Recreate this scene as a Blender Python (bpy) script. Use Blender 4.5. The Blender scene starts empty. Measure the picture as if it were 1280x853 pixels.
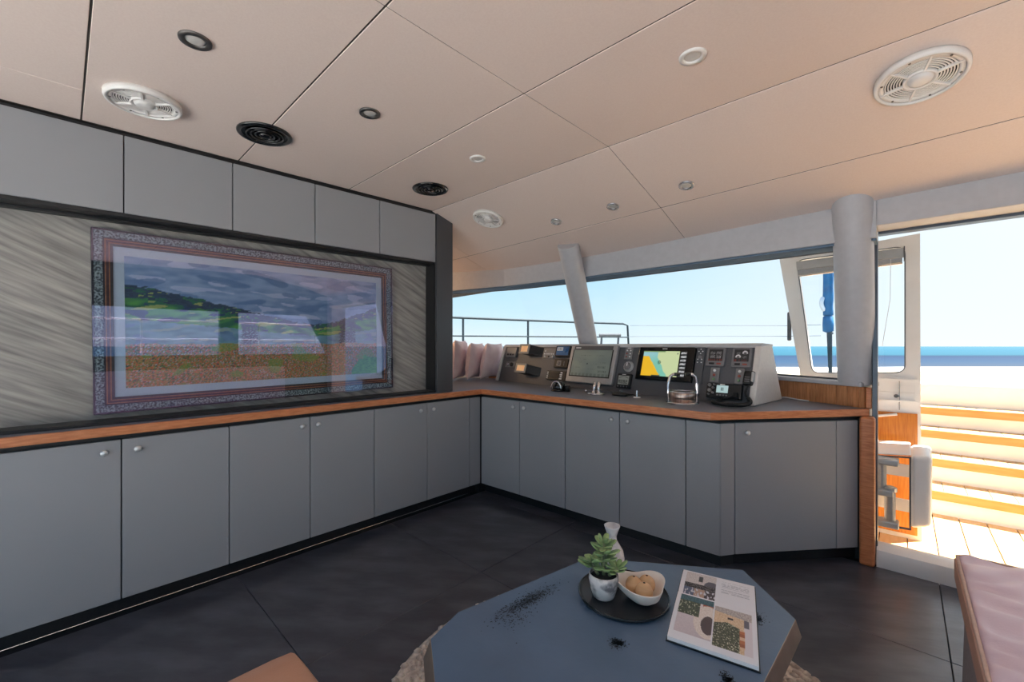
import bpy, math, random
from mathutils import Vector, Matrix, noise
random.seed(7)
SC = bpy.context.scene
COL = SC.collection
R = math.radians

# ------------------------------------------------------------------ camera
YAW = R(43)
cam_d = bpy.data.cameras.new('camera'); cam = bpy.data.objects.new('camera', cam_d); COL.objects.link(cam)
cam_d.sensor_fit = 'HORIZONTAL'; cam_d.sensor_width = 36.0
cam_d.lens = 36.0 * 525.0 / 1280.0
cam_d.shift_y = 6.5 / 1280.0
cam_d.clip_start = 0.02; cam_d.clip_end = 20000
cam.location = (0, 0, 1.15)
cam.rotation_euler = (R(90), 0, YAW)
SC.camera = cam

# ------------------------------------------------------------------ world sky
W = bpy.data.worlds.new('sky'); SC.world = W; W.use_nodes = True
nt = W.node_tree; nt.nodes.clear()
out = nt.nodes.new('ShaderNodeOutputWorld'); bg = nt.nodes.new('ShaderNodeBackground')
tc = nt.nodes.new('ShaderNodeTexCoord'); sep = nt.nodes.new('ShaderNodeSeparateXYZ')
nt.links.new(tc.outputs['Generated'], sep.inputs[0])
ramp = nt.nodes.new('ShaderNodeValToRGB')
SKY = [(0.0, (0.82, 0.93, 0.99)), (0.06, (0.66, 0.87, 0.98)), (0.16, (0.46, 0.77, 0.97)), (0.32, (0.32, 0.63, 0.93)), (0.7, (0.18, 0.40, 0.76))]
while len(ramp.color_ramp.elements) < len(SKY): ramp.color_ramp.elements.new(0.5)
for e, (p, c) in zip(ramp.color_ramp.elements, SKY): e.position = p; e.color = (*c, 1)
nt.links.new(sep.outputs['Z'], ramp.inputs[0])
# haze around the sun's side of the sky
dot = nt.nodes.new('ShaderNodeVectorMath'); dot.operation = 'DOT_PRODUCT'
nt.links.new(tc.outputs['Generated'], dot.inputs[0]); dot.inputs[1].default_value = (0.42, 0.85, 0.32)
mr = nt.nodes.new('ShaderNodeMapRange'); mr.inputs[1].default_value = 0.50; mr.inputs[2].default_value = 0.95
mr.inputs[3].default_value = 0.0; mr.inputs[4].default_value = 0.92
nt.links.new(dot.outputs['Value'], mr.inputs[0])
# thin soft cloud
cl = nt.nodes.new('ShaderNodeTexNoise'); cl.inputs['Scale'].default_value = 3.0; cl.inputs['Detail'].default_value = 4
mp = nt.nodes.new('ShaderNodeMapping'); mp.inputs['Scale'].default_value = (1, 1, 3)
nt.links.new(tc.outputs['Generated'], mp.inputs[0]); nt.links.new(mp.outputs[0], cl.inputs['Vector'])
mr2 = nt.nodes.new('ShaderNodeMapRange'); mr2.inputs[1].default_value = 0.5; mr2.inputs[2].default_value = 0.8
mr2.inputs[3].default_value = 0.0; mr2.inputs[4].default_value = 0.30
nt.links.new(cl.outputs['Fac'], mr2.inputs[0])
mx = nt.nodes.new('ShaderNodeMath'); mx.operation = 'MAXIMUM'
nt.links.new(mr.outputs[0], mx.inputs[0]); nt.links.new(mr2.outputs[0], mx.inputs[1])
mix = nt.nodes.new('ShaderNodeMix'); mix.data_type = 'RGBA'
nt.links.new(mx.outputs[0], mix.inputs[0]); nt.links.new(ramp.outputs[0], mix.inputs[6]); mix.inputs[7].default_value = (0.90, 0.96, 1.0, 1)
nt.links.new(mix.outputs[2], bg.inputs[0]); bg.inputs[1].default_value = 0.99
nt.links.new(bg.outputs[0], out.inputs[0])

# ------------------------------------------------------------------ sun
SUN_DIR = Vector((0.30, 0.36, 0.88)).normalized()
sd = bpy.data.lights.new('sun', 'SUN'); sd.energy = 24.0; sd.angle = R(0.6); sd.color = (1.0, 0.94, 0.84)
sun = bpy.data.objects.new('sun', sd); COL.objects.link(sun)
sun.rotation_euler = SUN_DIR.to_track_quat('Z', 'Y').to_euler(); sun.location = (0, 30, 40)

SC.view_settings.view_transform = 'Standard'; SC.view_settings.look = 'None'
SC.view_settings.gamma = 1.0; SC.view_settings.use_curve_mapping = False
SC.view_settings.exposure = 0.15
SC.cycles.max_bounces = 12; SC.cycles.diffuse_bounces = 7; SC.cycles.glossy_bounces = 4
SC.cycles.transparent_max_bounces = 12; SC.cycles.sample_clamp_indirect = 6.0
SC.cycles.use_denoising = True
SC.cycles.caustics_reflective = False; SC.cycles.caustics_refractive = False

# ------------------------------------------------------------------ materials
def srgb(r, g, b):
    f = lambda c: (c / 255 / 12.92) if c / 255 <= 0.04045 else ((c / 255 + 0.055) / 1.055) ** 2.4
    return (f(r), f(g), f(b))
MATS = {}
def mat(name, col, rough=0.5, metal=0.0, col2=None, scale=5.0, stretch=(1, 1, 1), rot=(0, 0, 0), contrast=(0.35, 0.65), detail=4.0,
        bump=0.0, bscale=None, bstretch=None, spec=0.5, coat=0.0, emit=0.0, rnd=0.0, rough2=None):
    m = bpy.data.materials.new(name); m.use_nodes = True; t = m.node_tree; b = t.nodes['Principled BSDF']
    b.inputs['Base Color'].default_value = (*col, 1); b.inputs['Roughness'].default_value = rough
    b.inputs['Metallic'].default_value = metal; b.inputs['Specular IOR Level'].default_value = spec
    b.inputs['Coat Weight'].default_value = coat; b.inputs['Coat Roughness'].default_value = 0.08
    co = t.nodes.new('ShaderNodeTexCoord')
    csock = None
    if col2 is not None:
        mp = t.nodes.new('ShaderNodeMapping'); mp.vector_type = 'TEXTURE'; mp.inputs['Scale'].default_value = tuple(1 / q for q in stretch); mp.inputs['Rotation'].default_value = rot
        t.links.new(co.outputs['Object'], mp.inputs[0])
        n = t.nodes.new('ShaderNodeTexNoise'); n.inputs['Scale'].default_value = scale; n.inputs['Detail'].default_value = detail
        t.links.new(mp.outputs[0], n.inputs['Vector'])
        r = t.nodes.new('ShaderNodeValToRGB'); r.color_ramp.elements[0].position = contrast[0]; r.color_ramp.elements[1].position = contrast[1]
        r.color_ramp.elements[0].color = (*col, 1); r.color_ramp.elements[1].color = (*col2, 1)
        t.links.new(n.outputs['Fac'], r.inputs[0]); csock = r.outputs[0]
        if rough2 is not None:
            k = t.nodes.new('ShaderNodeMapRange'); k.inputs[3].default_value = rough; k.inputs[4].default_value = rough2
            k.inputs[1].default_value = contrast[0]; k.inputs[2].default_value = contrast[1]
            t.links.new(n.outputs['Fac'], k.inputs[0]); t.links.new(k.outputs[0], b.inputs['Roughness'])
    if rnd and csock is not None:
        oi = t.nodes.new('ShaderNodeObjectInfo'); h = t.nodes.new('ShaderNodeHueSaturation')
        k = t.nodes.new('ShaderNodeMapRange'); k.inputs[3].default_value = 1 - rnd; k.inputs[4].default_value = 1 + rnd
        t.links.new(oi.outputs['Random'], k.inputs[0]); t.links.new(k.outputs[0], h.inputs['Value'])
        t.links.new(csock, h.inputs['Color']); csock = h.outputs[0]
    if csock is not None: t.links.new(csock, b.inputs['Base Color'])
    if bump:
        n2 = t.nodes.new('ShaderNodeTexNoise'); n2.inputs['Scale'].default_value = bscale or scale; n2.inputs['Detail'].default_value = 5
        m2 = t.nodes.new('ShaderNodeMapping'); m2.vector_type = 'TEXTURE'; m2.inputs['Scale'].default_value = tuple(1 / q for q in (bstretch or stretch)); m2.inputs['Rotation'].default_value = rot
        t.links.new(co.outputs['Object'], m2.inputs[0]); t.links.new(m2.outputs[0], n2.inputs['Vector'])
        bp = t.nodes.new('ShaderNodeBump'); bp.inputs['Strength'].default_value = bump; bp.inputs['Distance'].default_value = 0.01
        t.links.new(n2.outputs['Fac'], bp.inputs['Height']); t.links.new(bp.outputs[0], b.inputs['Normal'])
    if emit:
        b.inputs['Emission Color'].default_value = (*col, 1); b.inputs['Emission Strength'].default_value = emit
        if csock is not None: t.links.new(csock, b.inputs['Emission Color'])
    MATS[name] = m
    return m
def paint_mat(name, rough=0.6, emit=0.0, bump=0.0):
    m = bpy.data.materials.new(name); m.use_nodes = True; t = m.node_tree; b = t.nodes['Principled BSDF']
    a = t.nodes.new('ShaderNodeAttribute'); a.attribute_name = 'print'
    t.links.new(a.outputs['Color'], b.inputs['Base Color']); b.inputs['Roughness'].default_value = rough
    if emit:
        t.links.new(a.outputs['Color'], b.inputs['Emission Color']); b.inputs['Emission Strength'].default_value = emit
        b.inputs['Base Color'].default_value = (0.02, 0.02, 0.02, 1)
        t.links.remove(b.inputs['Base Color'].links[0])
    MATS[name] = m
    return m
def glass_mat(name, tint=(1, 1, 1), gloss=(1, 1, 1), base=0.03, edge=0.6):
    m = bpy.data.materials.new(name); m.use_nodes = True; t = m.node_tree; t.nodes.clear()
    o = t.nodes.new('ShaderNodeOutputMaterial'); tr = t.nodes.new('ShaderNodeBsdfTransparent'); gl = t.nodes.new('ShaderNodeBsdfGlossy')
    tr.inputs[0].default_value = (*tint, 1); gl.inputs[0].default_value = (*gloss, 1); gl.inputs['Roughness'].default_value = 0.0
    lw = t.nodes.new('ShaderNodeLayerWeight'); lw.inputs[0].default_value = 0.25
    k = t.nodes.new('ShaderNodeMapRange'); k.inputs[3].default_value = base; k.inputs[4].default_value = edge
    t.links.new(lw.outputs['Fresnel'], k.inputs[0])
    mi = t.nodes.new('ShaderNodeMixShader'); t.links.new(k.outputs[0], mi.inputs[0]); t.links.new(tr.outputs[0], mi.inputs[1]); t.links.new(gl.outputs[0], mi.inputs[2])
    t.links.new(mi.outputs[0], o.inputs[0]); MATS[name] = m
    return m

mat('laminate', srgb(150, 152, 156), 0.42, col2=srgb(158, 160, 164), scale=900, contrast=(0.3, 0.7), bump=0.06, bscale=700, spec=0.4)
mat('dark_carcass', srgb(28, 29, 32), 0.6, col2=srgb(34, 35, 38), scale=40)
mat('black_trim', srgb(30, 29, 31), 0.4, col2=srgb(36, 35, 37), scale=60)
mat('post_grey', srgb(70, 71, 75), 0.38, col2=srgb(78, 79, 83), scale=300, bump=0.03)
mat('edge_wood', srgb(186, 112, 70), 0.4, col2=srgb(208, 136, 92), scale=9, stretch=(2.2, 2.2, 14), detail=6, bump=0.05)
mat('teak_strip', srgb(176, 116, 72), 0.42, col2=srgb(204, 144, 98), scale=14, stretch=(9, 9, 0.7), detail=6, rnd=0.08)
mat('worktop_grey', srgb(110, 115, 127), 0.42, col2=srgb(118, 123, 135), scale=400, bump=0.04)
mat('niche_stone', srgb(108, 106, 104), 0.55, col2=srgb(190, 185, 178), scale=4.2, stretch=(1, 0.9, 13), rot=(R(-27), 0, 0), contrast=(0.22, 0.80), detail=10, bump=0.12)
mat('ceiling_vinyl', srgb(225, 207, 198), 0.6, col2=srgb(229, 212, 203), scale=160, bump=0.05, bscale=500)
mat('shadow_gap', srgb(60, 54, 50), 0.8, col2=srgb(66, 60, 56), scale=50)
mat('slate', srgb(54, 55, 63), 0.34, col2=srgb(94, 95, 104), scale=4.5, stretch=(1, 2.4, 1), rot=(0, 0, R(35)), contrast=(0.40, 0.86), detail=10, bump=0.10, bscale=14, rnd=0.05, spec=0.8, coat=0.2)
mat('grout', srgb(26, 26, 28), 0.8, col2=srgb(34, 34, 36), scale=60)
mat('steel', srgb(200, 200, 204), 0.25, 1.0, col2=srgb(214, 214, 216), scale=30)
mat('chrome', srgb(225, 226, 230), 0.12, 1.0, col2=srgb(232, 232, 235), scale=20)
mat('satin_knob', srgb(214, 214, 214), 0.3, 0.6, col2=srgb(224, 224, 224), scale=30)
mat('grey_paint', srgb(186, 187, 192), 0.42, col2=srgb(191, 192, 197), scale=30, bump=0.02, bscale=300)
mat('white_gel', srgb(236, 236, 236), 0.3, col2=srgb(242, 242, 242), scale=6, coat=0.3)
mat('white_plastic', srgb(228, 225, 222), 0.4, col2=srgb(232, 229, 226), scale=30)
mat('black_plastic', srgb(16, 16, 18), 0.35, col2=srgb(22, 22, 24), scale=40)
mat('black_gloss', srgb(10, 10, 11), 0.12, col2=srgb(14, 14, 15), scale=40, coat=0.4)
mat('console_face', srgb(84, 86, 91), 0.45, col2=srgb(90, 92, 97), scale=200, bump=0.04)
mat('console_shell', srgb(214, 211, 208), 0.45, col2=srgb(220, 217, 214), scale=60)
mat('silver_bezel', srgb(178, 180, 182), 0.35, 0.5, col2=srgb(186, 188, 190), scale=30)
mat('grey_bezel', srgb(120, 120, 123), 0.4, col2=srgb(128, 128, 131), scale=40)
mat('amber_lcd', srgb(226, 178, 130), 0.5, col2=srgb(236, 190, 142), scale=20, emit=0.25)
mat('pillow_pink', srgb(232, 206, 210), 0.85, col2=srgb(244, 226, 226), scale=7, bump=0.3, bscale=30)
mat('pillow_print', srgb(206, 176, 188), 0.85, col2=srgb(240, 230, 232), scale=18, bump=0.3, bscale=30)
mat('table_blue', srgb(76, 96, 120), 0.28, col2=srgb(92, 114, 140), scale=5, detail=3, contrast=(0.2, 0.8), bump=0.04, bscale=60)
mat('table_edge', srgb(176, 156, 140), 0.42, 0.8, col2=srgb(186, 166, 150), scale=20)
mat('table_wear', srgb(26, 30, 36), 0.7, col2=srgb(40, 46, 54), scale=80)
mat('ottoman_leather', srgb(190, 142, 116), 0.42, col2=srgb(198, 152, 126), scale=6, bump=0.12, bscale=260)
mat('sofa_leather', srgb(216, 194, 208), 0.34, col2=srgb(228, 206, 218), scale=5, bump=0.10, bscale=240)
mat('sofa_side', srgb(196, 152, 130), 0.45, col2=srgb(206, 162, 140), scale=6, bump=0.12, bscale=240)
mat('sofa_base', srgb(150, 146, 152), 0.6, col2=srgb(158, 154, 160), scale=60)
mat('stitch', srgb(206, 176, 160), 0.7, col2=srgb(214, 184, 168), scale=60)
mat('wool', srgb(172, 158, 148), 0.95, col2=srgb(214, 202, 190), scale=40, bump=0.4, bscale=120)
mat('tray_black', srgb(34, 35, 39), 0.36, col2=srgb(40, 41, 45), scale=8)
mat('pot_stone', srgb(120, 118, 122), 0.7, col2=srgb(214, 210, 208), scale=34, contrast=(0.38, 0.56), detail=7, bump=0.2)
mat('vase_stone', srgb(176, 172, 174), 0.4, col2=srgb(222, 219, 219), scale=28, contrast=(0.36, 0.6), detail=7)
mat('soil', srgb(34, 28, 24), 0.9, col2=srgb(50, 42, 36), scale=80)
mat('leaf_green', srgb(98, 130, 80), 0.45, col2=srgb(156, 178, 122), scale=30, rnd=0.14)
mat('stem_green', srgb(110, 116, 84), 0.6, col2=srgb(128, 132, 98), scale=60)
mat('bowl_cream', srgb(224, 214, 204), 0.45, col2=srgb(230, 221, 212), scale=12)
mat('ball_wood', srgb(196, 152, 110), 0.55, col2=srgb(212, 172, 130), scale=14, stretch=(1, 1, 5))
mat('paper', srgb(232, 231, 234), 0.55, col2=srgb(236, 235, 238), scale=50)
mat('deck_teak', srgb(206, 168, 116), 0.55, col2=srgb(214, 180, 132), scale=6, stretch=(9, 1, 1), rnd=0.08)
mat('nosing_teak', srgb(186, 136, 74), 0.5, col2=srgb(196, 150, 90), scale=5, stretch=(1, 8, 8))
mat('panel_teak', srgb(186, 108, 28), 0.4, col2=srgb(206, 132, 46), scale=8, stretch=(12, 12, 1))
mat('caulk', srgb(96, 78, 60), 0.8, col2=srgb(104, 86, 68), scale=30)
mat('sail_blue', srgb(24, 92, 142), 0.7, col2=srgb(34, 112, 164), scale=9, bump=0.3, bscale=24)
mat('sail_white', srgb(226, 230, 234), 0.7, col2=srgb(232, 236, 240), scale=9)
mat('rail_grey', srgb(52, 64, 72), 0.6, 0.0, spec=0.15, col2=srgb(58, 70, 78), scale=20)
mat('jamb_blue', srgb(72, 82, 94), 0.3, 0.3, col2=srgb(82, 92, 104), scale=10)
mat('gasket', srgb(84, 90, 98), 0.5, col2=srgb(92, 98, 106), scale=20)
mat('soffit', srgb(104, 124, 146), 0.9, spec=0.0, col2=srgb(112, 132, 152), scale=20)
mat('blind_fabric', srgb(176, 178, 182), 0.8, col2=srgb(184, 186, 190), scale=90)
mat('lens_grey', srgb(196, 192, 188), 0.35, col2=srgb(204, 200, 196), scale=60)
mat('ring_dark', srgb(96, 92, 90), 0.35, 0.7, col2=srgb(106, 102, 100), scale=30)
mat('frame_black', srgb(14, 14, 15), 0.3, col2=srgb(20, 20, 21), scale=40)
mat('frame_ornate', srgb(48, 70, 72), 0.5, col2=srgb(176, 200, 194), scale=120, contrast=(0.42, 0.6), detail=3, bump=0.5, bscale=120)
mat('frame_gold', srgb(160, 108, 66), 0.35, 0.4, col2=srgb(186, 132, 86), scale=60)
mat('frame_umber', srgb(62, 32, 26), 0.5, col2=srgb(78, 44, 34), scale=60)
mat('frame_olive', srgb(50, 54, 46), 0.5, col2=srgb(62, 66, 56), scale=60)
mat('mat_board', srgb(205, 225, 235), 0.8, col2=srgb(210, 230, 240), scale=90)
mat('marine_white', srgb(220, 222, 224), 0.5, col2=srgb(228, 230, 232), scale=3)
mat('red_lamp', srgb(150, 74, 62), 0.4, col2=srgb(160, 84, 72), scale=30)
mat('green_lamp', srgb(110, 150, 110), 0.4, col2=srgb(120, 160, 120), scale=30)
mat('white_mark', srgb(220, 222, 224), 0.5, col2=srgb(226, 228, 230), scale=30)
paint_mat('canvas_paint', 0.6); paint_mat('page_print', 0.45); paint_mat('screen_print', 0.3, emit=0.8); paint_mat('lcd_print', 0.35)
glass_mat('window_glass', (0.97, 0.99, 1.0), (0.9, 0.95, 1.0), 0.015, 0.5)
glass_mat('picture_glass', (0.92, 0.94, 0.97), (0.82, 0.70, 1.0), 0.095, 0.45)

# ------------------------------------------------------------------ mesh helpers
ORG = {}
class MB:
    def __init__(s): s.v = []; s.f = []
    def add(s, vs, fs):
        b = len(s.v); s.v += [Vector(p) for p in vs]; s.f += [tuple(b + i for i in f) for f in fs]; return s
    def box(s, x0, x1, y0, y1, z0, z1):
        return s.add([(x0, y0, z0), (x1, y0, z0), (x1, y1, z0), (x0, y1, z0), (x0, y0, z1), (x1, y0, z1), (x1, y1, z1), (x0, y1, z1)],
                     [(3, 2, 1, 0), (4, 5, 6, 7), (0, 1, 5, 4), (1, 2, 6, 5), (2, 3, 7, 6), (3, 0, 4, 7)])
    def ext(s, poly, vec):                        # extrude any planar polygon by a vector
        n = len(poly); vec = Vector(vec); P = [Vector(p) for p in poly]
        nrm = Vector((0, 0, 0))
        for i in range(n):
            a, b = P[i], P[(i + 1) % n]; nrm += a.cross(b)
        fl = nrm.dot(vec) > 0
        fs = [tuple(range(n))[::-1] if fl else tuple(range(n)), tuple(range(n, 2 * n)) if fl else tuple(range(n, 2 * n))[::-1]]
        for i in range(n):
            j = (i + 1) % n
            fs.append((i, j, n + j, n + i) if fl else (j, i, n + i, n + j))
        return s.add(P + [p + vec for p in P], fs)
    def prism(s, pts, z0, z1): return s.ext([(p[0], p[1], z0) for p in pts], (0, 0, z1 - z0))
    def hull8(s, bot, top):                       # 4 bottom + 4 top corners
        return s.add(list(bot) + list(top), [(3, 2, 1, 0), (4, 5, 6, 7), (0, 1, 5, 4), (1, 2, 6, 5), (2, 3, 7, 6), (3, 0, 4, 7)])
    def tube(s, path, r, n=8, cap=True):
        P = [Vector(p) for p in path]; rr = r if isinstance(r, (list, tuple)) else [r] * len(P)
        rings = []; up = None
        for i, p in enumerate(P):
            t = (P[min(i + 1, len(P) - 1)] - P[max(i - 1, 0)]).normalized()
            if up is None: up = Vector((0, 0, 1)) if abs(t.z) < 0.9 else Vector((1, 0, 0))
            a = t.cross(up).normalized(); b = a.cross(t).normalized(); up = b
            rings.append([p + (a * math.cos(2 * math.pi * k / n) + b * math.sin(2 * math.pi * k / n)) * rr[i] for k in range(n)])
        vs = [q for g in rings for q in g]; fs = []
        for i in range(len(P) - 1):
            for k in range(n):
                l = (k + 1) % n; fs.append((i * n + k, i * n + l, (i + 1) * n + l, (i + 1) * n + k))
        if cap: fs.append(tuple(range(n))[::-1]); fs.append(tuple((len(P) - 1) * n + k for k in range(n)))
        return s.add(vs, fs)
    def lathe(s, prof, c=(0, 0, 0), n=24, closed=False, ax=None):   # profile of (radius, height)
        c = Vector(c); M = Vector(ax).to_track_quat('Z', 'Y').to_matrix() if ax else Matrix.Identity(3)
        vs = []; fs = []; m = len(prof)
        for r, h in prof:
            for k in range(n):
                a = 2 * math.pi * k / n; vs.append(c + M @ Vector((r * math.cos(a), r * math.sin(a), h)))
        for i in range(m if closed else m - 1):
            for k in range(n):
                l = (k + 1) % n; i2 = (i + 1) % m; fs.append((i * n + k, i * n + l, i2 * n + l, i2 * n + k))
        if not closed:
            if prof[0][0] > 1e-6: fs.append(tuple(range(n))[::-1])
            if prof[-1][0] > 1e-6: fs.append(tuple((m - 1) * n + k for k in range(n)))
        return s.add(vs, fs)
    def grid(s, fn, nu, nv):
        vs = [fn(i / nu, j / nv) for j in range(nv + 1) for i in range(nu + 1)]
        fs = [(j * (nu + 1) + i, j * (nu + 1) + i + 1, (j + 1) * (nu + 1) + i + 1, (j + 1) * (nu + 1) + i) for j in range(nv) for i in range(nu)]
        return s.add(vs, fs)
    def ring(s, outer, inner, vec):               # plate with a hole; outer/inner have equal counts
        n = len(outer); vec = Vector(vec); O = [Vector(p) for p in outer]; I = [Vector(p) for p in inner]
        vs = O + I + [p + vec for p in O] + [p + vec for p in I]; fs = []
        for k in range(n):
            l = (k + 1) % n
            fs += [(k, l, n + l, n + k), (2 * n + k, 3 * n + k, 3 * n + l, 2 * n + l), (k, 2 * n + k, 2 * n + l, l), (n + k, n + l, 3 * n + l, 3 * n + k)]
        return s.add(vs, fs)
    def build(s, name, m, parent=None, smooth=False, bevel=0.0, sub=0, seg=2, local=False):
        me = bpy.data.meshes.new(name)
        o = bpy.data.objects.new(name, me); COL.objects.link(o)
        org = Vector((0, 0, 0))
        if parent is not None:
            o.parent = parent; org = ORG[parent.name]
        ORG[o.name] = org
        off = Vector((0, 0, 0)) if local else org
        me.from_pydata([tuple(p - off) for p in s.v], [], s.f)
        bm_fix(me)
        me.materials.append(MATS[m])
        if smooth: me.polygons.foreach_set('use_smooth', [True] * len(me.polygons))
        if bevel:
            bv = o.modifiers.new('bevel', 'BEVEL'); bv.width = bevel; bv.segments = seg; bv.limit_method = 'ANGLE'; bv.angle_limit = R(40)
        if sub:
            ss = o.modifiers.new('sub', 'SUBSURF'); ss.levels = sub; ss.render_levels = sub
        return o
import bmesh
def bm_fix(me):
    bm = bmesh.new(); bm.from_mesh(me); bmesh.ops.recalc_face_normals(bm, faces=bm.faces); bm.to_mesh(me); bm.free(); me.update()
def smooth_angle(o, ang=40):
    me = o.data
    me.polygons.foreach_set('use_smooth', [True] * len(me.polygons))
    try: me.set_sharp_from_angle(angle=R(ang))
    except Exception: pass
    return o
def tag(o, label=None, cat=None, group=None, kind=None):
    if label: o['label'] = label
    if cat: o['category'] = cat
    if group: o['group'] = group
    if kind: o['kind'] = kind
    return o
def thing(name, label, cat, loc, group=None, kind=None, rot=None):
    o = bpy.data.objects.new(name, None); COL.objects.link(o); o.location = loc; o.empty_display_size = 0.05
    if rot is not None: o.rotation_euler = rot
    ORG[o.name] = Vector(loc)
    return tag(o, label, cat, group, kind)
def kids(o): return [c for c in bpy.data.objects if c.parent == o]
def copy_tree(o, parent=None):
    c = o.copy(); COL.objects.link(c)
    if parent is not None: c.parent = parent
    ORG[c.name] = ORG[o.name]
    for k in list(o.children): copy_tree(k, c)
    return c
def print_panel(name, o, u, v, nx, ny, fn, m, parent, lift=None, gain=1.0):
    """flat print: a fine grid whose corners carry the printed colour"""
    o, u, v = Vector(o), Vector(u), Vector(v)
    b = MB().grid((lambda s, t: o + u * s + v * t) if lift is None else (lambda s, t: o + u * s + v * t + lift(s, t)), nx, ny)
    ob = b.build(name, m, parent); me = ob.data
    at = me.color_attributes.new('print', 'FLOAT_COLOR', 'POINT')
    buf = []
    for j in range(ny + 1):
        for i in range(nx + 1):
            buf += [*(min(0.9, gain * q) for q in fn(i / nx, j / ny)), 1.0]
    at.data.foreach_set('color', buf)
    return ob
def lerp(a, b, t): return tuple(x + (y - x) * t for x, y in zip(a, b))
def N(x, y, z=0.0): return noise.noise(Vector((x, y, z)))
def clamp(x): return max(0.0, min(1.0, x))
def plan(p0, p1, d0, d1):                         # plan rectangle along p0->p1, depth measured to its left
    a, b = Vector(p0[:2]), Vector(p1[:2]); t = (b - a).normalized(); n = Vector((-t.y, t.x))
    return [a + n * d0, b + n * d0, b + n * d1, a + n * d1]

# ================================================================== LARGE STRUCTURE
# ---- ceiling heights
def zc(x, y):
    z1 = 2.078 + 0.0236 * y
    if y <= 1.815: return z1
    zb = 2.078 + 0.0236 * 1.815
    z2 = 1.968 + 0.02 * (x + 1.05)
    if y <= 2.418: return zb + (z2 - zb) * (y - 1.815) / 0.603
    return z2 - 0.298 * (y - 2.418)
AFT = -1.30
def slab(x0, x1, y0, y1, d0, d1, n):               # piece of ceiling that follows its gentle twist
    b = MB(); e = 1e-4; vs = []; fs = []
    for i in range(n + 1):
        x = x0 + (x1 - x0) * i / n
        vs += [(x, y0, zc(x, y0 + e) + d0), (x, y1, zc(x, y1 - e) + d0), (x, y1, zc(x, y1 - e) + d1), (x, y0, zc(x, y0 + e) + d1)]
    for i in range(n):
        for k in range(4): fs.append((i * 4 + k, i * 4 + (k + 1) % 4, i * 4 + 4 + (k + 1) % 4, i * 4 + 4 + k))
    fs += [(0, 1, 2, 3), (n * 4 + 3, n * 4 + 2, n * 4 + 1, n * 4)]
    return b.add(vs, fs)
ceiling = MB()
for y0, y1 in [(AFT, 1.815), (1.815, 2.418), (2.418, 3.1)]:
    c_ = slab(-4.5, 1.5, y0, y1, 0.0025, 0.04, 24); ceiling.add(c_.v, c_.f)
ceiling = tag(ceiling.build('ceiling', 'shadow_gap'), kind='structure')
rows = [(AFT, -0.56), (-0.56, 0.055), (0.055, 0.613), (0.613, 1.195), (1.195, 1.815), (1.815, 2.418), (2.418, 2.86)]
for y0, y1 in rows:
    if y0 < 0: xs = [-2.47, -2.18, -1.052, 0.35, 1.36]
    elif y0 < 1.8: xs = [-2.47, -1.052, 0.35, 1.36]
    elif y0 < 2.4: xs = [-4.3, -2.76, -1.051, 0.55, 1.36]
    else: xs = [-4.3, -2.82, -1.051, 0.55, 1.36]
    for x0, x1 in zip(xs, xs[1:]):
        gx, gy = 0.0014, 0.0029
        slab(x0 + gx, x1 - gx, y0 + gy, y1 - gy, 0.0, 0.014, 1 if y0 < 1.8 else 6).build('ceiling_panel', 'ceiling_vinyl', ceiling, bevel=0.0015, seg=1)
# ---- floor
floor = tag(MB().box(-2.6, 1.4, AFT, 2.985, -0.06, -0.008).build('floor', 'grout'), kind='structure')
fx = [-2.44, -1.572, -0.72, 0.126, 0.78, 1.36]; fy = [AFT, -1.06, -0.23, 0.60, 1.455, 2.205, 2.90]
for i in range(len(fx) - 1):
    for j in range(len(fy) - 1):
        g = 0.0012
        x0, x1, y0, y1 = fx[i] + g, fx[i + 1] - g, fy[j] + g, fy[j + 1] - g
        if i == 2 and j == 6:
            MB().prism([(x0 + 0.02, y0), (x1, y0), (x1, y1), (-0.118, y1)], -0.008, 0).build('floor_tile', 'slate', floor, bevel=0.0015, seg=1)
            MB().prism([(x0, y0 + 0.02), (-0.128, y1), (x0, y1)], -0.008, 0).build('floor_tile', 'slate', floor, bevel=0.0015, seg=1)
        else:
            MB().box(x0, x1, y0, y1, -0.008, 0).build('floor_tile', 'slate', floor, bevel=0.0015, seg=1)
# ---- left wall with niche
wall_left = tag(MB().box(-2.75, -2.601, AFT, 1.99, 0.0, 2.12).build('wall_left', 'dark_carcass'), kind='structure')
MB().box(-2.60, -2.592, AFT, 1.849, 0.816, 1.76).build('niche_panel', 'niche_stone', wall_left)
b = MB()                                           # black frame round the niche: sill, valance, right reveal
b.box(-2.592, -2.475, AFT, 1.845, 0.815, 0.829)
tag(b.build('trim_6', 'black_trim', bevel=0.002), kind='structure')
b = MB()
b.hull8([(-2.592, AFT, 1.668), (-2.545, AFT, 1.668), (-2.545, 1.845, 1.740), (-2.592, 1.845, 1.740)],
        [(-2.592, AFT, 1.70), (-2.545, AFT, 1.70), (-2.545, 1.845, 1.772), (-2.592, 1.845, 1.772)])
b.hull8([(-2.545, AFT, 1.678), (-2.478, AFT, 1.678), (-2.478, 1.845, 1.750), (-2.545, 1.845, 1.750)],
        [(-2.545, AFT, 1.70), (-2.478, AFT, 1.70), (-2.478, 1.845, 1.772), (-2.545, 1.845, 1.772)])
tag(b.build('trim_7', 'black_trim', bevel=0.003), kind='structure')
b = MB(); b.hull8([(-2.6, AFT, 2.0), (-2.478, AFT, 2.0), (-2.478, 1.845, 2.095), (-2.6, 1.845, 2.095)],
                  [(-2.6, AFT, 2.034), (-2.478, AFT, 2.034), (-2.478, 1.845, 2.1295), (-2.6, 1.845, 2.1295)])
tag(b.build('trim_8', 'black_trim'), kind='structure')
tag(MB().box(-2.60, -2.485, 1.842, 1.8495, 0.829, 1.76).build('trim_9', 'black_trim'), kind='structure')
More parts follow.
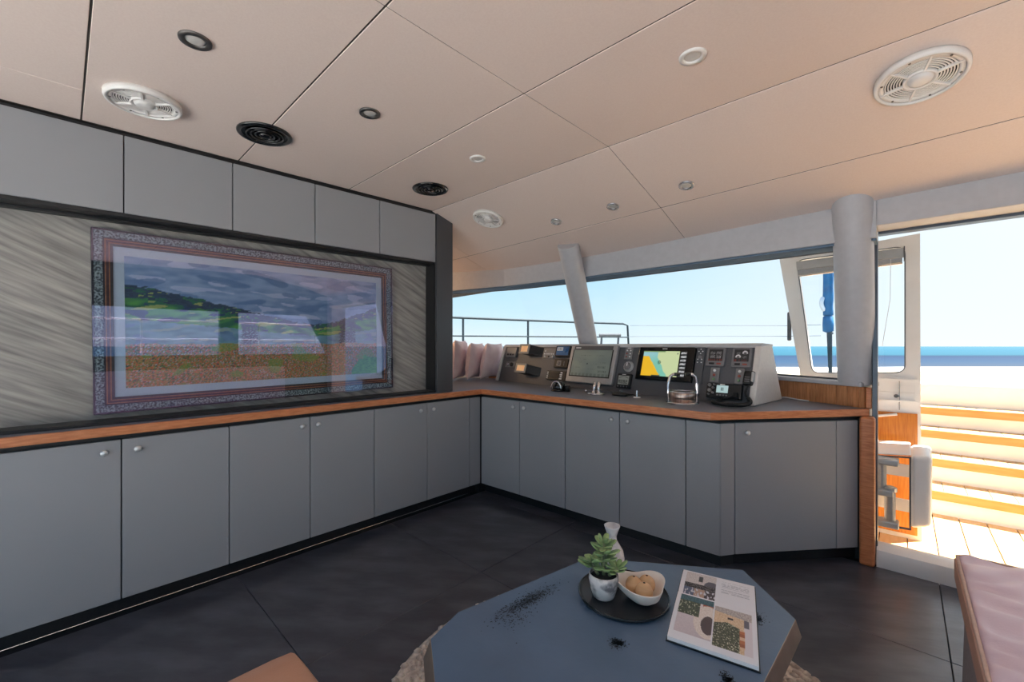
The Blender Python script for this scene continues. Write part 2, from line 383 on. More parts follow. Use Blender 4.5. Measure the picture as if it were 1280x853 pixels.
tag(MB().box(-2.60, -2.466, 1.85, 1.995, 0.816, 2.12).build('trim_10', 'post_grey', bevel=0.003), kind='structure')
tag(MB().box(-2.60, -2.44, AFT, -0.22, 0.08, 0.755).build('trim_11', 'laminate', bevel=0.002), kind='structure')
tag(MB().hull8([(-2.59, AFT, 1.705), (-2.47, AFT, 1.705), (-2.47, -0.225, 1.72), (-2.59, -0.225, 1.72)], [(-2.59, AFT, 2.03), (-2.47, AFT, 2.03), (-2.47, -0.225, 2.053), (-2.59, -0.225, 2.053)]).build('trim_12', 'laminate', bevel=0.002), kind='structure')
tag(MB().box(-2.60, -2.485, AFT, 2.24, 0.0, 0.08).build('baseboard_left', 'black_trim'), kind='structure')
tag(MB().tube([(-2.480, AFT, 0.004), (-2.480, 2.2, 0.004)], 0.0022, 6).build('trim_1', 'steel'), kind='structure')
A, B = Vector((-2.42, 2.235)), Vector((-0.69, 2.285)); C, D = Vector((-0.634, 2.358)), Vector((-0.26, 2.794)); E_ = Vector((-0.178, 2.889))
b = MB(); b.prism([(-2.485, 2.30), (-0.70, 2.35), (-0.66, 2.42), (-0.19, 2.96), (-0.30, 3.05), (-0.75, 2.5), (-2.485, 2.5)], 0, 0.08)
tag(b.build('baseboard_front', 'black_trim'), kind='structure')
# recess behind the post
tag(MB().box(-4.35, -2.60, 1.93, 1.99, 0.0, 2.13).build('wall_back', 'ceiling_vinyl'), kind='structure')
tag(MB().box(-4.42, -4.35, 1.93, 2.9, 0.0, 2.13).build('wall_port', 'ceiling_vinyl'), kind='structure')
# ---- front wall
BOT = [(-4.40, 2.72), (-3.8, 2.90), (-3.20, 3.10), (-2.62, 3.30), (-2.15, 3.43), (-1.65, 3.49), (-1.15, 3.42), (-0.66, 3.275), (-0.14, 2.975)]
TOP = [(-4.25, 2.33), (-3.75, 2.55), (-3.22, 2.76), (-2.64, 2.90), (-1.98, 2.945), (-1.55, 2.955), (-1.08, 2.955), (-0.62, 2.955), (-0.10, 2.95)]
def offs(path, d):
    r = []
    for i, p in enumerate(path):
        a = Vector(path[max(i - 1, 0)]); c = Vector(path[min(i + 1, len(path) - 1)]); t = (c - a).normalized()
        r.append(Vector(p) + Vector((-t.y, t.x)) * d)
    return r
b = MB()
pi, po = offs(BOT, 0.0), offs(BOT, 0.06)
for i in range(len(BOT) - 1): b.prism([pi[i], pi[i + 1], po[i + 1], po[i]], -0.4, 0.925)
wall_front = tag(b.build('wall_front', 'white_gel'), kind='structure')
b = MB(); b.box(-2.595, -2.443, 2.236, 2.7, 0.0, 0.775); b.build('lining', 'dark_carcass', wall_front)
tag(MB().box(-0.45, -0.123, 2.955, 2.97, -0.05, 0.775).build('trim_13', 'dark_carcass'), kind='structure')
for (p, q, cnt) in [((-0.150, 2.955), (-0.662, 3.255), 20), ((-2.60, 3.285), (-3.2, 3.075), 16)]:
    p, q = Vector(p), Vector(q)
    for k in range(cnt):
        a_, b_ = p.lerp(q, k / cnt + 0.0015), p.lerp(q, (k + 1) / cnt - 0.0015)
        pts = plan(a_, b_, -0.004 * (k % 2) * 0.4, 0.018) if cnt else None
        MB().prism(plan(b_, a_, -0.008 - 0.0015 * (k % 2), 0.012), 0.8155, 0.929).build('panel_strip', 'teak_strip', wall_front)
b = MB(); p0, p1 = offs(BOT, -0.055), offs(BOT, 0.09)
for i in range(len(BOT) - 1): b.prism([p0[i], p0[i + 1], p1[i + 1], p1[i]], 0.929, 0.957)
tag(b.build('trim_2', 'grey_paint', bevel=0.008, seg=3), kind='structure')
# headers
IN = [(-4.40, 2.16), (-3.8, 2.40), (-3.22, 2.60), (-2.64, 2.725), (-1.98, 2.775), (-1.55, 2.785), (-1.08, 2.785), (-0.62, 2.78), (-0.10, 2.775)]
b = MB()
for i in range(len(IN) - 1): b.prism([IN[i], IN[i + 1], TOP[i + 1], TOP[i]], 1.694, 2.02)
trim3 = tag(b.build('trim_3', 'grey_paint'), kind='structure')
smooth_angle(trim3, 30)
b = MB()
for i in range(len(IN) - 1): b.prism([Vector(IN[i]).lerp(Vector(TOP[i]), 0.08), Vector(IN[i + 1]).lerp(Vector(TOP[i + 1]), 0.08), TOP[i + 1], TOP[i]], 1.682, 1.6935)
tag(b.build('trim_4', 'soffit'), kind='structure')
b = MB(); b.prism([(-0.10, 2.775), (1.36, 2.775), (1.36, 2.95), (-0.10, 2.95)], 1.752, 2.02)
tag(b.build('trim_5', 'grey_paint', bevel=0.006), kind='structure')
# windows (glass leaning outwards)
for k, (i0, i1) in enumerate([(0, 4), (4, 8)]):
    b = MB(); gz0, gz1 = 0.957, 1.69
    for i in range(i0, i1):
        b.add([(*BOT[i], gz0), (*BOT[i + 1], gz0), (*TOP[i + 1], gz1), (*TOP[i], gz1)], [(0, 1, 2, 3)])
    w = tag(b.build('window_%d' % (k + 1), 'window_glass'), kind='structure')
    g = MB().tube([(*BOT[i], 0.962) for i in range(i0, i1 + 1)], 0.006, 6)
    g.tube([(*TOP[i], 1.683) for i in range(i0, i1 + 1)], 0.008, 6)
    g.build('gasket', 'gasket', w)
# door opening in the front wall
d1 = tag(MB().box(-0.122, -0.100, 2.925, 2.995, 0.0, 1.752).build('door_1', 'jamb_blue', bevel=0.003), kind='structure')
MB().box(-0.098, 1.20, 2.93, 2.99, 1.738, 1.752).build('door_track', 'jamb_blue', d1)
MB().box(1.20, 1.36, 2.775, 2.99, 0.0, 1.752).build('door_jamb', 'grey_paint', d1, bevel=0.006)
b = MB()
prof = [(2.90, 0.0), (2.895, 0.05), (2.905, 0.085), (2.935, 0.103), (2.985, 0.107), (3.015, 0.095), (3.03, 0.06), (3.03, -0.1), (2.90, -0.1)]
b.ext([(-0.104, y, z) for y, z in prof], (1.46, 0, 0))
MBo = b.build('door_sill', 'white_gel', d1); smooth_angle(MBo, 35)
# ---- starboard wall with windows
wr = MB()
XR0, XR1 = 1.36, 1.46
def wall_quad(y0a, y0b, y1a, y1b, z0, z1):         # slanted strip between two leaning edges
    wr.hull8([(XR0, y0a, z0), (XR1, y0a, z0), (XR1, y1a, z0), (XR0, y1a, z0)], [(XR0, y0b, z1), (XR1, y0b, z1), (XR1, y1b, z1), (XR0, y1b, z1)])
wr.box(XR0, XR1, 0.10, 3.0, -0.1, 1.03); wr.box(XR0, XR1, 0.0, 3.0, 1.60, 2.16)
wr.box(XR0, XR1, 0.0, 0.10, -0.1, 1.60); wr.box(XR0, XR1, AFT, 0.0, 2.0, 2.16)
wall_quad(1.40, 1.40, 1.60, 1.60, 1.03, 1.60); wall_quad(2.80, 2.50, 3.0, 3.0, 1.03, 1.60)
wall_right = tag(wr.build('wall_right', 'post_grey'), kind='structure')
for k, (ya, yb, yc, yd) in enumerate([(0.10, 1.40, 1.40, 0.10), (1.60, 2.80, 2.50, 1.60)]):
    w = tag(MB().add([(1.42, ya, 1.03), (1.42, yb, 1.03), (1.42, yc, 1.60), (1.42, yd, 1.60)], [(0, 1, 2, 3)]).build('window_%d' % (k + 3), 'window_glass'), kind='structure')
    MB().tube([(1.37, ya, 1.034), (1.37, yb, 1.034)], 0.006, 6).build('gasket', 'gasket', w)
# ---- roof
b = MB(); b.prism([(-4.6, AFT - 0.02), (1.8, AFT - 0.02), (1.8, 4.05), (-3.0, 4.05), (-4.6, 3.3)], 2.20, 2.28)  # front overhang is out of view, added to keep sun out of the cabin
tag(b.build('roof', 'white_gel'), kind='structure')
# ---- decks outside
dk = MB()
dk.box(-0.95, 3.6, 2.96, 4.30, -0.12, -0.06)
side_deck = tag(dk.build('side_deck', 'caulk'), kind='structure')
x = -0.90; k = 0
while x < 1.9:
    ys = [3.035, 3.62 if k % 2 else 3.40, 4.275]
    for y0, y1 in zip(ys, ys[1:]):
        MB().box(x + 0.003, x + 0.128, y0 + 0.003, y1 - 0.003, -0.06, -0.05).build('deck_plank', 'deck_teak', side_deck)
    x += 0.131; k += 1
b = MB(); b.box(-4.6, 4.0, -7.5, AFT - 0.01, -0.12, -0.05); b.box(1.46, 3.2, AFT - 0.01, 2.96, -0.12, -0.05)
tag(b.build('aft_deck', 'marine_white'), kind='structure')
b = MB(); b.prism([(-4.4, 3.0), (-2.2, 3.65), (-1.25, 3.62), (-1.6, 6.2), (-2.2, 8.8), (-7.5, 8.8), (-7.5, 3.0)], 0.45, 0.55)
b.prism([(-1.25, 7.6), (-0.5, 7.6), (-0.5, 8.6), (-2.2, 8.8)], 0.45, 0.55)
mat('deck_grey', srgb(112, 110, 106), 0.9, col2=srgb(122, 120, 116), scale=8, spec=0.1)
tag(b.build('fore_deck', 'deck_grey'), kind='structure')
# ---- stair of white risers and teak treads
stair = tag(MB().box(-0.95, 3.6, 5.40, 5.9, -0.12, 0.5).build('stair', 'white_gel'), kind='structure')
noseY = [4.24, 4.53, 4.785, 5.03]; topZ = [0.12, 0.296, 0.472, 0.632]; z_prev = -0.06
for k in range(4):
    y, zt = noseY[k], topZ[k]; yb = (noseY + [5.25])[k + 1] + 0.04
    MB().box(-0.95, 3.6, y + 0.03, yb, z_prev, zt - 0.062).build('riser', 'white_gel', stair)
    tr = MB().box(-0.95, 3.6, y, y + 0.04, zt - 0.062, zt).build('tread_nosing', 'nosing_teak', stair, bevel=0.004)
    x = -0.94
    while x < 2.2:
        MB().box(x + 0.002, x + 0.113, y + 0.042, yb, zt - 0.05, zt - 0.001).build('tread_board', 'deck_teak', tr)
        x += 0.115
    z_prev = zt - 0.06
MB().box(-0.95, 3.6, 5.25, 5.45, 0.55, 0.825).build('bulwark', 'white_gel', stair, bevel=0.02, seg=3)

# ---- sea, beach (shore runs square to the look of the camera)
def band_mat(name, stops, rough, n=0.0):
    m = bpy.data.materials.new(name); m.use_nodes = True; t = m.node_tree; bs = t.nodes['Principled BSDF']
    co = t.nodes.new('ShaderNodeTexCoord'); se = t.nodes.new('ShaderNodeSeparateXYZ'); t.links.new(co.outputs['Object'], se.inputs[0])
    lg = t.nodes.new('ShaderNodeMath'); lg.operation = 'LOGARITHM'; lg.inputs[1].default_value = 10
    mxm = t.nodes.new('ShaderNodeMath'); mxm.operation = 'MAXIMUM'; mxm.inputs[1].default_value = 10
    t.links.new(se.outputs['Y'], mxm.inputs[0]); t.links.new(mxm.outputs[0], lg.inputs[0])
    nz = t.nodes.new('ShaderNodeTexNoise'); nz.inputs['Scale'].default_value = 0.05; nz.inputs['Detail'].default_value = 6
    mp = t.nodes.new('ShaderNodeMapping'); mp.inputs['Scale'].default_value = (0.35, 2.0, 1); t.links.new(co.outputs['Object'], mp.inputs[0]); t.links.new(mp.outputs[0], nz.inputs['Vector'])
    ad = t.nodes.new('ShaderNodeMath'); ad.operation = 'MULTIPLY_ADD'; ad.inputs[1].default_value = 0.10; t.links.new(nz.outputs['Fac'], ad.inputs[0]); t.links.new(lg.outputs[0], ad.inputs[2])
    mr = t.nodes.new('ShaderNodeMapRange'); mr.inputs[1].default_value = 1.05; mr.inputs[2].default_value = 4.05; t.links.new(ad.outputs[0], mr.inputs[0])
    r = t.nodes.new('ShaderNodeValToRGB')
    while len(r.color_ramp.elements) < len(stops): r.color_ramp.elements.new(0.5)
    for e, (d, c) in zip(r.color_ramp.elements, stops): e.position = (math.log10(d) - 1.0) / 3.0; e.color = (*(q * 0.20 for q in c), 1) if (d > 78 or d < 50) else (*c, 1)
    bs.inputs['Specular IOR Level'].default_value = 0.05
    t.links.new(mr.outputs[0], r.inputs[0]); t.links.new(r.outputs[0], bs.inputs['Base Color']); bs.inputs['Roughness'].default_value = rough
    bs.inputs['Specular IOR Level'].default_value = 0.06
    MATS[name] = m
band_mat('sea_water', [(10, srgb(70, 130, 160)), (40, srgb(150, 180, 190)), (64, srgb(244, 244, 240)), (76, srgb(240, 242, 242)), (81, srgb(96, 122, 156)), (105, srgb(60, 112, 162)), (158, srgb(38, 92, 150)), (166, srgb(16, 80, 134)), (200, srgb(52, 152, 190)), (400, srgb(60, 160, 200)), (3000, srgb(96, 176, 210))], 0.5)  # darkest blue stops paint the shaded side of a swell
b = MB().box(-6000, 6000, -6000, 9000, -0.3, 0.0)
sea = tag(b.build('sea', 'sea_water'), kind='structure'); sea.location = (0, 0, -2.85); sea.rotation_euler = (0, 0, YAW)
mat('sand', srgb(128, 120, 106), 0.9, col2=srgb(150, 144, 132), scale=0.6, stretch=(0.2, 1.5, 1), contrast=(0.3, 0.7), detail=8)
b = MB()
NS = 60
def shore(i): return 67 + 2.2 * N(i * 0.31, 3.1)
for i in range(NS):
    xa, xb = -150 + 300 * i / NS, -150 + 300 * (i + 1) / NS
    b.add([(xa, 30, -0.1), (xb, 30, -0.1), (xb, shore(i + 1), 0.02), (xa, shore(i), 0.02), (xa, 48, 0.10), (xb, 48, 0.10)], [(0, 1, 5, 4), (4, 5, 2, 3)])
beach = tag(b.build('beach', 'sand'), kind='structure'); beach.location = (0, 0, -2.83); beach.rotation_euler = (0, 0, YAW)

# ================================================================== CABINETS
def knob(parent, p, nrm):
    MB().lathe([(0.006, 0.0), (0.006, 0.006), (0.013, 0.009), (0.0135, 0.014), (0.010, 0.019), (0.0, 0.0205)], p, 14, ax=nrm).build('knob', 'satin_knob', parent, smooth=True)
def cabinet(label, p0, p1, splits, knobs, group, z0=0.08, z1=0.755, fill=None):
    a, c = Vector(p0), Vector(p1); t = (c - a).normalized(); n = Vector((-t.y, t.x)); L = (c - a).length
    root = thing('base_cabinet', label, 'cabinet', (*((a + c) / 2 + n * 0.05), z0), group)
    MB().prism(plan(a, c, 0.021, 0.13), z0, z1 + 0.01).build('body', 'dark_carcass', root)
    for k in range(len(splits) - 1):
        s0, s1 = splits[k] + 0.0022, splits[k + 1] - 0.0022
        if fill and k in fill:
            MB().prism(plan(a + t * s0, a + t * s1, 0.0, 0.02), z0, z1).build('filler_panel', 'laminate', root, bevel=0.0015, seg=1)
            continue
        d = MB().prism(plan(a + t * s0, a + t * s1, 0.0, 0.02), z0, z1).build('door', 'laminate', root, bevel=0.0018, seg=1)
        if knobs[k] is not None:
            q = a + t * knobs[k]; knob(d, (q.x, q.y, 0.709), (-n.x, -n.y, 0))
    return root
LY = [-0.602, -0.215, 0.173, 0.562, 0.946, 1.334, 1.732, 2.121, 2.232]
P_ = lambda y: (-2.42, y)
cabinet('grey double base cabinet nearest the left edge, under the left end of the painting', P_(LY[1]), P_(LY[3]), [0, .388, .777], [.335, .439], 'grey base cabinets')
cabinet('grey double base cabinet under the middle and right half of the painting', P_(LY[3]), P_(LY[5]), [0, .384, .772], [.338, .424], 'grey base cabinets')
cabinet('grey double base cabinet with corner filler beside the black niche post', P_(LY[5]), P_(LY[8]), [0, .398, .787, .898], [.338, .445, None], 'grey base cabinets', fill=(2,))
t_ = (B - A).normalized()
s_ = [0.0, 0.398, 0.792, 1.181, 1.567, 1.732]
HA = lambda s: A + t_ * s
cabinet('grey double base cabinet under the helm console, next to the inner corner', HA(0.006), HA(s_[2]), [0, s_[1] - .006, s_[2] - .006], [.340, .442], 'grey base cabinets')
cabinet('grey double base cabinet under the chart plotter in the middle of the helm', HA(s_[2]), HA(s_[4]), [0, s_[3] - s_[2], s_[4] - s_[2]], [.340, .444], 'grey base cabinets')
# chamfered end cabinet
t2 = (D - C).normalized()
F0 = HA(s_[4])
root = thing('base_cabinet', 'light grey chamfered end cabinet with one door, beside the wooden end post', 'cabinet', (-0.5, 2.75, 0.08), 'grey base cabinets')
MB().prism([F0 + Vector((0, .022)), (-0.70, 2.308), (-0.648, 2.374), (-0.185, 2.905), (-0.2, 2.98), (-0.72, 2.46), F0 + Vector((0, .13))], 0.08, 0.765).build('body', 'dark_carcass', root)
MB().prism(plan(F0 + t_ * .002, (-0.684, 2.2852), 0.0, 0.02), 0.08, 0.755).build('filler_panel', 'laminate', root, bevel=0.0015, seg=1)
MB().prism(plan((-0.681, 2.2885), C - t2 * .002, 0.0, 0.02), 0.08, 0.755).build('filler_panel', 'laminate', root, bevel=0.0015, seg=1)
d = MB().prism(plan(C + t2 * .0025, D - t2 * .0015, 0.0, 0.02), 0.08, 0.755).build('door', 'laminate', root, bevel=0.0018, seg=1)
n2 = Vector((-t2.y, t2.x)); q = Vector((-0.593, 2.406)); knob(d, (q.x, q.y, 0.705), (-n2.x, -n2.y, 0))
MB().prism(plan(D + t2 * .001, E_, 0.0, 0.02), 0.08, 0.755).build('filler_panel', 'laminate', root, bevel=0.0015, seg=1)
# upper cabinets
UY = [-0.62, -0.22, 0.184, 0.588, 0.993, 1.40, 1.842]
ulab = ['grey upper wall cabinet cut by the left edge, first of the row',
        'grey upper wall cabinet above the left third of the painting, second of the row',
        'grey upper wall cabinet above the centre of the painting, third of the row',
        'grey upper wall cabinet above the right part of the painting, fourth of the row',
        'grey upper wall cabinet touching the black niche post, last of the row']
zt_ = lambda y: 2.059 + 0.0222 * y; zb_ = lambda y: 1.7246 + 0.017 * y
for k in range(5):
    y0, y1 = UY[k + 1] + 0.0022, UY[k + 2] - 0.0022
    r_ = thing('upper_cabinet', ulab[k], 'cabinet', (-2.53, (y0 + y1) / 2, zb_((y0 + y1) / 2)), 'grey upper cabinets')
    bb = MB().ext([(-2.492, y0, zb_(y0)), (-2.492, y1, zb_(y1)), (-2.492, y1, zt_(y1)), (-2.492, y0, zt_(y0))], (-0.098, 0, 0)).build('body', 'dark_carcass', r_)
    MB().ext([(-2.47, y0, zb_(y0)), (-2.47, y1, zb_(y1)), (-2.47, y1, zt_(y1)), (-2.47, y0, zt_(y0))], (-0.02, 0, 0)).build('door', 'laminate', r_, bevel=0.0018, seg=1)
# worktop
wt = thing('worktop', 'long L-shaped grey worktop with reddish wooden front edge on the base cabinets', 'worktop', (-2.0, 2.5, 0.78))
inner = [(-2.412, AFT), (-2.412, 2.237), (-0.713, 2.231), (-0.150, 2.935)]
outer = [(-2.388, AFT), (-2.388, 2.215), (-0.704, 2.208), (-0.132, 2.924)]
back = offs(BOT, -0.012)[::-1]
poly = [(-2.412, 2.0)] + inner[1:] + [(-0.150, 2.955)] + [tuple(p) for p in back[1:-1]] + [(-4.33, 2.68), (-4.33, 2.0)]
b = MB(); b.prism(poly, 0.78, 0.815)
b.box(-2.6, -2.412, AFT, 2.0, 0.78, 0.815)
b.build('top', 'worktop_grey', wt)
b = MB()
for k in range(3): b.prism([outer[k], outer[k + 1], inner[k + 1], inner[k]], 0.779, 0.8158)
b.build('wood_edge', 'edge_wood', wt, bevel=0.003)
b = MB()
for p, q in [((-2.43, AFT), (-2.43, 2.25)), ((-2.43, 2.25), (-0.71, 2.30)), ((-0.66, 2.36), (-0.17, 2.93))]: b.prism(plan(p, q, 0.0, 0.012), 0.766, 0.7795)
b.build('shade_strip', 'black_trim', wt)  # black strip standing in for the shade between worktop and doors
ep = MB().box(-0.172, -0.108, 2.865, 2.945, 0.0, 0.7785)
epo = tag(ep.build('end_post', 'edge_wood', bevel=0.014, seg=4), 'reddish wooden end post rising from the floor beside the open doorway', 'post')
MB().box(-0.148, -0.124, 2.93, 2.965, 0.816, 0.9285).build('end_cap', 'edge_wood', epo, bevel=0.004)
# pillars
def pillar(name, label, p0, p1, r):
    tag(smooth_angle(MB().tube([p0, p1], r, 32).build(name, 'grey_paint')), label, 'pillar')
pillar('pillar', 'thick pale grey upright pillar between the window and the open doorway', (-0.194, 3.02, 0.955), (-0.194, 2.765, 1.93), [0.083, 0.085])
pillar('pillar', 'slanted pale grey round column rising behind the helm console', (-2.065, 3.30, 0.955), (-1.822, 2.565, 1.91), 0.080)

# ================================================================== PAINTING
PX = -2.55
def PP(s, z, x=0.0): return Vector((PX + x, s, z))
art = thing('framed_painting', 'wide framed landscape painting of a red flower field behind glossy glass, on the niche wall', 'painting', (-2.585, 0.82, 0.86), rot=(R(0.62), 0, 0))
ORG[art.name] = Vector((0, 0.0, 0.0)); aw, ah = 1.452, 0.812
def AP(s, z, x): return Vector((x, s - aw / 2, z))   # local frame of the painting
def frame_ring(name, m, i0, i1, x0, x1, bev=0.0):
    o = [AP(i0, i0, x0), AP(aw - i0, i0, x0), AP(aw - i0, ah - i0, x0), AP(i0, ah - i0, x0)]
    i = [AP(i1, i1, x0), AP(aw - i1, i1, x0), AP(aw - i1, ah - i1, x0), AP(i1, ah - i1, x0)]
    return MB().ring(o, i, (x1 - x0, 0, 0)).build(name, m, art, bevel=bev, local=True)
MB().box(-0.006, 0.004, -aw / 2, aw / 2, 0, ah).build('backing', 'frame_black', art, local=True)
frame_ring('outer_edge', 'frame_black', 0.0, 0.006, 0.0, 0.030)
frame_ring('ornate_moulding', 'frame_ornate', 0.006, 0.036, 0.0, 0.026, 0.004)
frame_ring('dark_groove', 'frame_black', 0.036, 0.042, 0.0, 0.018)
frame_ring('gold_bead', 'frame_gold', 0.042, 0.046, 0.0, 0.023)
frame_ring('umber_moulding', 'frame_umber', 0.046, 0.055, 0.0, 0.019)
frame_ring('gold_bead', 'frame_gold', 0.055, 0.059, 0.0, 0.020)
frame_ring('olive_slope', 'frame_olive', 0.059, 0.069, 0.0, 0.014)
frame_ring('mat_board', 'mat_board', 0.069, 0.106, 0.0, 0.009)
SKYC = [srgb(118, 138, 160), srgb(86, 112, 142), srgb(150, 160, 176), srgb(66, 96, 130)]
def paint(u, v):
    st = N(u * 22 + v * 9, v * 30 - u * 6, 1.3); st2 = N(u * 60, v * 90, 5.0); dab = N(u * 150, v * 110, 9.1)
    hill = 0.80 - 0.30 * (1 - math.cos(min(1.0, u / 0.72) * math.pi)) / 2 * 1.0 + 0.0
    hill = 0.79 - 0.27 * clamp(u / 0.62) ** 1.1 + (0.20 * clamp((u - 0.70) / 0.30) ** 1.2) + 0.016 * N(u * 20, 2.2)
    ridge = hill + 0.018 * st2
    fieldtop = 0.33 + 0.012 * N(u * 14, 7.7)
    if v > ridge:
        t = clamp(0.5 + 0.8 * st + 0.3 * N(u * 5, v * 7, 2))
        c = lerp(SKYC[1], SKYC[0], t)
        if N(u * 8 + 3 * v, v * 16, 4) > 0.22: c = lerp(c, SKYC[2], 0.7)
        if N(u * 7, v * 12, 8) > 0.25: c = lerp(c, SKYC[3], 0.7)
        return c
    if v > fieldtop:
        h = (v - fieldtop) / max(0.02, ridge - fieldtop)
        if h > 0.78 and st2 + st > -0.3: return lerp(srgb(18, 36, 58), srgb(34, 60, 74), clamp(st2 + .5))
        g = lerp(srgb(24, 82, 58), srgb(62, 124, 54), clamp(0.5 + st * 1.4))
        if N(u * 12 - v * 20, v * 24, 3) > 0.25: g = lerp(g, srgb(140, 148, 78), 0.7)
        if N(u * 14, v * 18, 6) < -0.28: g = srgb(22, 52, 78)
        if h < 0.42: g = lerp(g, srgb(92, 124, 150), 0.65 + 0.3 * st)
        if abs(u - 0.40) < 0.03 + 0.01 * st2 or abs(u - 0.84) < 0.04 + 0.02 * st2:
            if h < 0.85 and dab > -0.25: g = srgb(20, 42, 56)
        return tuple(max(0.0, c) for c in g)
    k = dab + 0.5 * N(u * 230, v * 160, 1.1)
    c = lerp(srgb(126, 104, 58), srgb(88, 96, 54), clamp(0.5 + st))
    if k > 0.28: c = srgb(176, 82, 54)
    elif k > 0.12: c = srgb(156, 110, 70)
    elif k < -0.38: c = srgb(58, 70, 62)
    elif k < -0.22: c = srgb(112, 120, 66)
    elif abs(k) < 0.03: c = srgb(150, 140, 138)
    if u > 0.86 and v < 0.17 + 0.05 * st and u + v * -0.4 > 0.84: c = lerp(srgb(54, 104, 40), srgb(86, 136, 58), clamp(st2 + 0.5))
    elif N(u * 9, v * 8, 12) > 0.34: c = lerp(c, srgb(92, 124, 48), 0.6)
    return c
i_ = 0.106
print_panel('canvas', AP(i_, i_, 0.0055), (0, aw - 2 * i_, 0), (0, 0, ah - 2 * i_), 330, 150, paint, 'canvas_paint', art, gain=2.3)
MB().box(0.0305, 0.033, -aw / 2, aw / 2, 0, ah).build('glass', 'picture_glass', art, local=True)

# ================================================================== HELM CONSOLE
CL, CR = Vector((-2.898, 2.89, 0.815)), Vector((-0.609, 2.638, 0.815))
cu = (CR - CL).normalized(); cback = Vector((-cu.y, cu.x, 0)); cv = (cback * 0.10 + Vector((0, 0, 0.33))).normalized(); cn = cu.cross(cv).normalized()
CW, CH = 2.303, 0.345
def CP(u, v, n=0.0): return CL + cu * u + cv * v + cn * n
console = thing('helm_console', 'wide grey helm console full of instruments standing on the worktop', 'console', (-1.75, 2.95, 0.8155))
b = MB()                                              # shell: face, sloping top, back
pr = [CP(0, 0.002), CP(0, CH), CP(0, CH) + Vector((0, 0, 0.012)) + cback * 0.012, CP(0, CH) + cback * 0.17 + Vector((0, 0, 0.006)), CL + cback * 0.20 + Vector((0, 0, 0.003))]
b.ext([p + cu * 0.02 for p in pr], cu * (CW - 0.04)); b.build('face', 'console_face', console)
for u0 in (-0.006, CW - 0.028):
    pr2 = [CL + Vector((0, 0, .0025)) - cback * 0.018, CP(0, CH + 0.004) - cback * 0.014, CP(0, CH) + cback * 0.16 + Vector((0, 0, 0.016)), CL + cback * 0.44 + Vector((0, 0, .0025))]
    MB().ext([p + cu * u0 for p in pr2], cu * 0.034).build('end_cheek', 'console_shell', console, bevel=0.006)
b = MB(); pr3 = [CP(0, CH - 0.006, 0.006), CP(0, CH + 0.010, 0.006), CP(0, CH) + cback * 0.02 + Vector((0, 0, 0.022)), CP(0, CH) + cback * 0.18 + Vector((0, 0, 0.016)), CP(0, CH) + cback * 0.18 + Vector((0, 0, 0.004)), CP(0, CH) + cback * 0.01 + Vector((0, 0, -0.003))]
b.ext([p - cu * 0.004 for p in pr3], cu * (CW + 0.008)); b.build('top_ledge', 'grey_paint', console, bevel=0.003)
def cbox(name, m, u0, u1, v0, v1, n0, n1, parent=console, bev=0.003, lbl=None):
    o = MB().hull8([CP(u0, v0, n0), CP(u1, v0, n0), CP(u1, v1, n0), CP(u0, v1, n0)], [CP(u0, v0, n1), CP(u1, v0, n1), CP(u1, v1, n1), CP(u0, v1, n1)]).build(name, m, parent, bevel=bev)
    if lbl: o['label'] = lbl
    return o
def cprint(name, u0, u1, v0, v1, n, nx, ny, fn, m, parent): return print_panel(name, CP(u0, v0, n), cu * (u1 - u0), cv * (v1 - v0), nx, ny, fn, m, parent)
def cbtn(name, m, u, v, r, n0, n1, parent): return MB().lathe([(r, 0), (r, n1 - n0 - r * 0.2), (r * 0.8, n1 - n0)], CP(u, v, n0), 12, ax=cn).build(name, m, parent)
# small square panel + socket plate on the left
p = cbox('switch_panel', 'grey_bezel', 0.075, 0.215, 0.238, 0.332, 0, 0.022)
for k in range(3): cbox('button', 'black_plastic', 0.095 + 0.037 * k, 0.119 + 0.037 * k, 0.252, 0.268, 0.022, 0.026, p, 0.001)
p = cbox('socket_plate', 'grey_bezel', 0.08, 0.225, 0.140, 0.195, 0, 0.006)
cbtn('socket', 'steel', 0.118, 0.168, 0.018, 0.006, 0.012, p); cbtn('socket', 'black_plastic', 0.175, 0.166, 0.020, 0.006, 0.02, p)
# two amber displays on short bodies that stand proud of the face
for u0, u1, v0, v1, dp in [(0.303, 0.463, 0.262, 0.343, 0.07), (0.303, 0.475, 0.084, 0.162, 0.07)]:
    o = MB().hull8([CP(u0 + 0.10, v0 - 0.01, 0), CP(u1 + 0.10, v0 - 0.01, 0), CP(u1 + 0.10, v1 - 0.01, 0), CP(u0 + 0.10, v1 - 0.01, 0)],
                   [CP(u0 + 0.02, v0, dp), CP(u1 - 0.02, v0, dp), CP(u1 - 0.02, v1, dp), CP(u0 + 0.02, v1, dp)]).build('amber_display', 'black_plastic', console, bevel=0.004)
    MB().ring([CP(u0 + .012, v0 - .004, dp), CP(u1 - .016, v0 - .004, dp), CP(u1 - .016, v1 + .004, dp), CP(u0 + .012, v1 + .004, dp)],
              [CP(u0 + .032, v0 + .013, dp), CP(u1 - .036, v0 + .013, dp), CP(u1 - .036, v1 - .012, dp), CP(u0 + .032, v1 - .012, dp)], cn * 0.008).build('bezel', 'grey_bezel', o)
    cbox('screen', 'amber_lcd', u0 + .030, u1 - .034, v0 + .011, v1 - .010, dp + 0.001, dp + 0.004, o, 0)
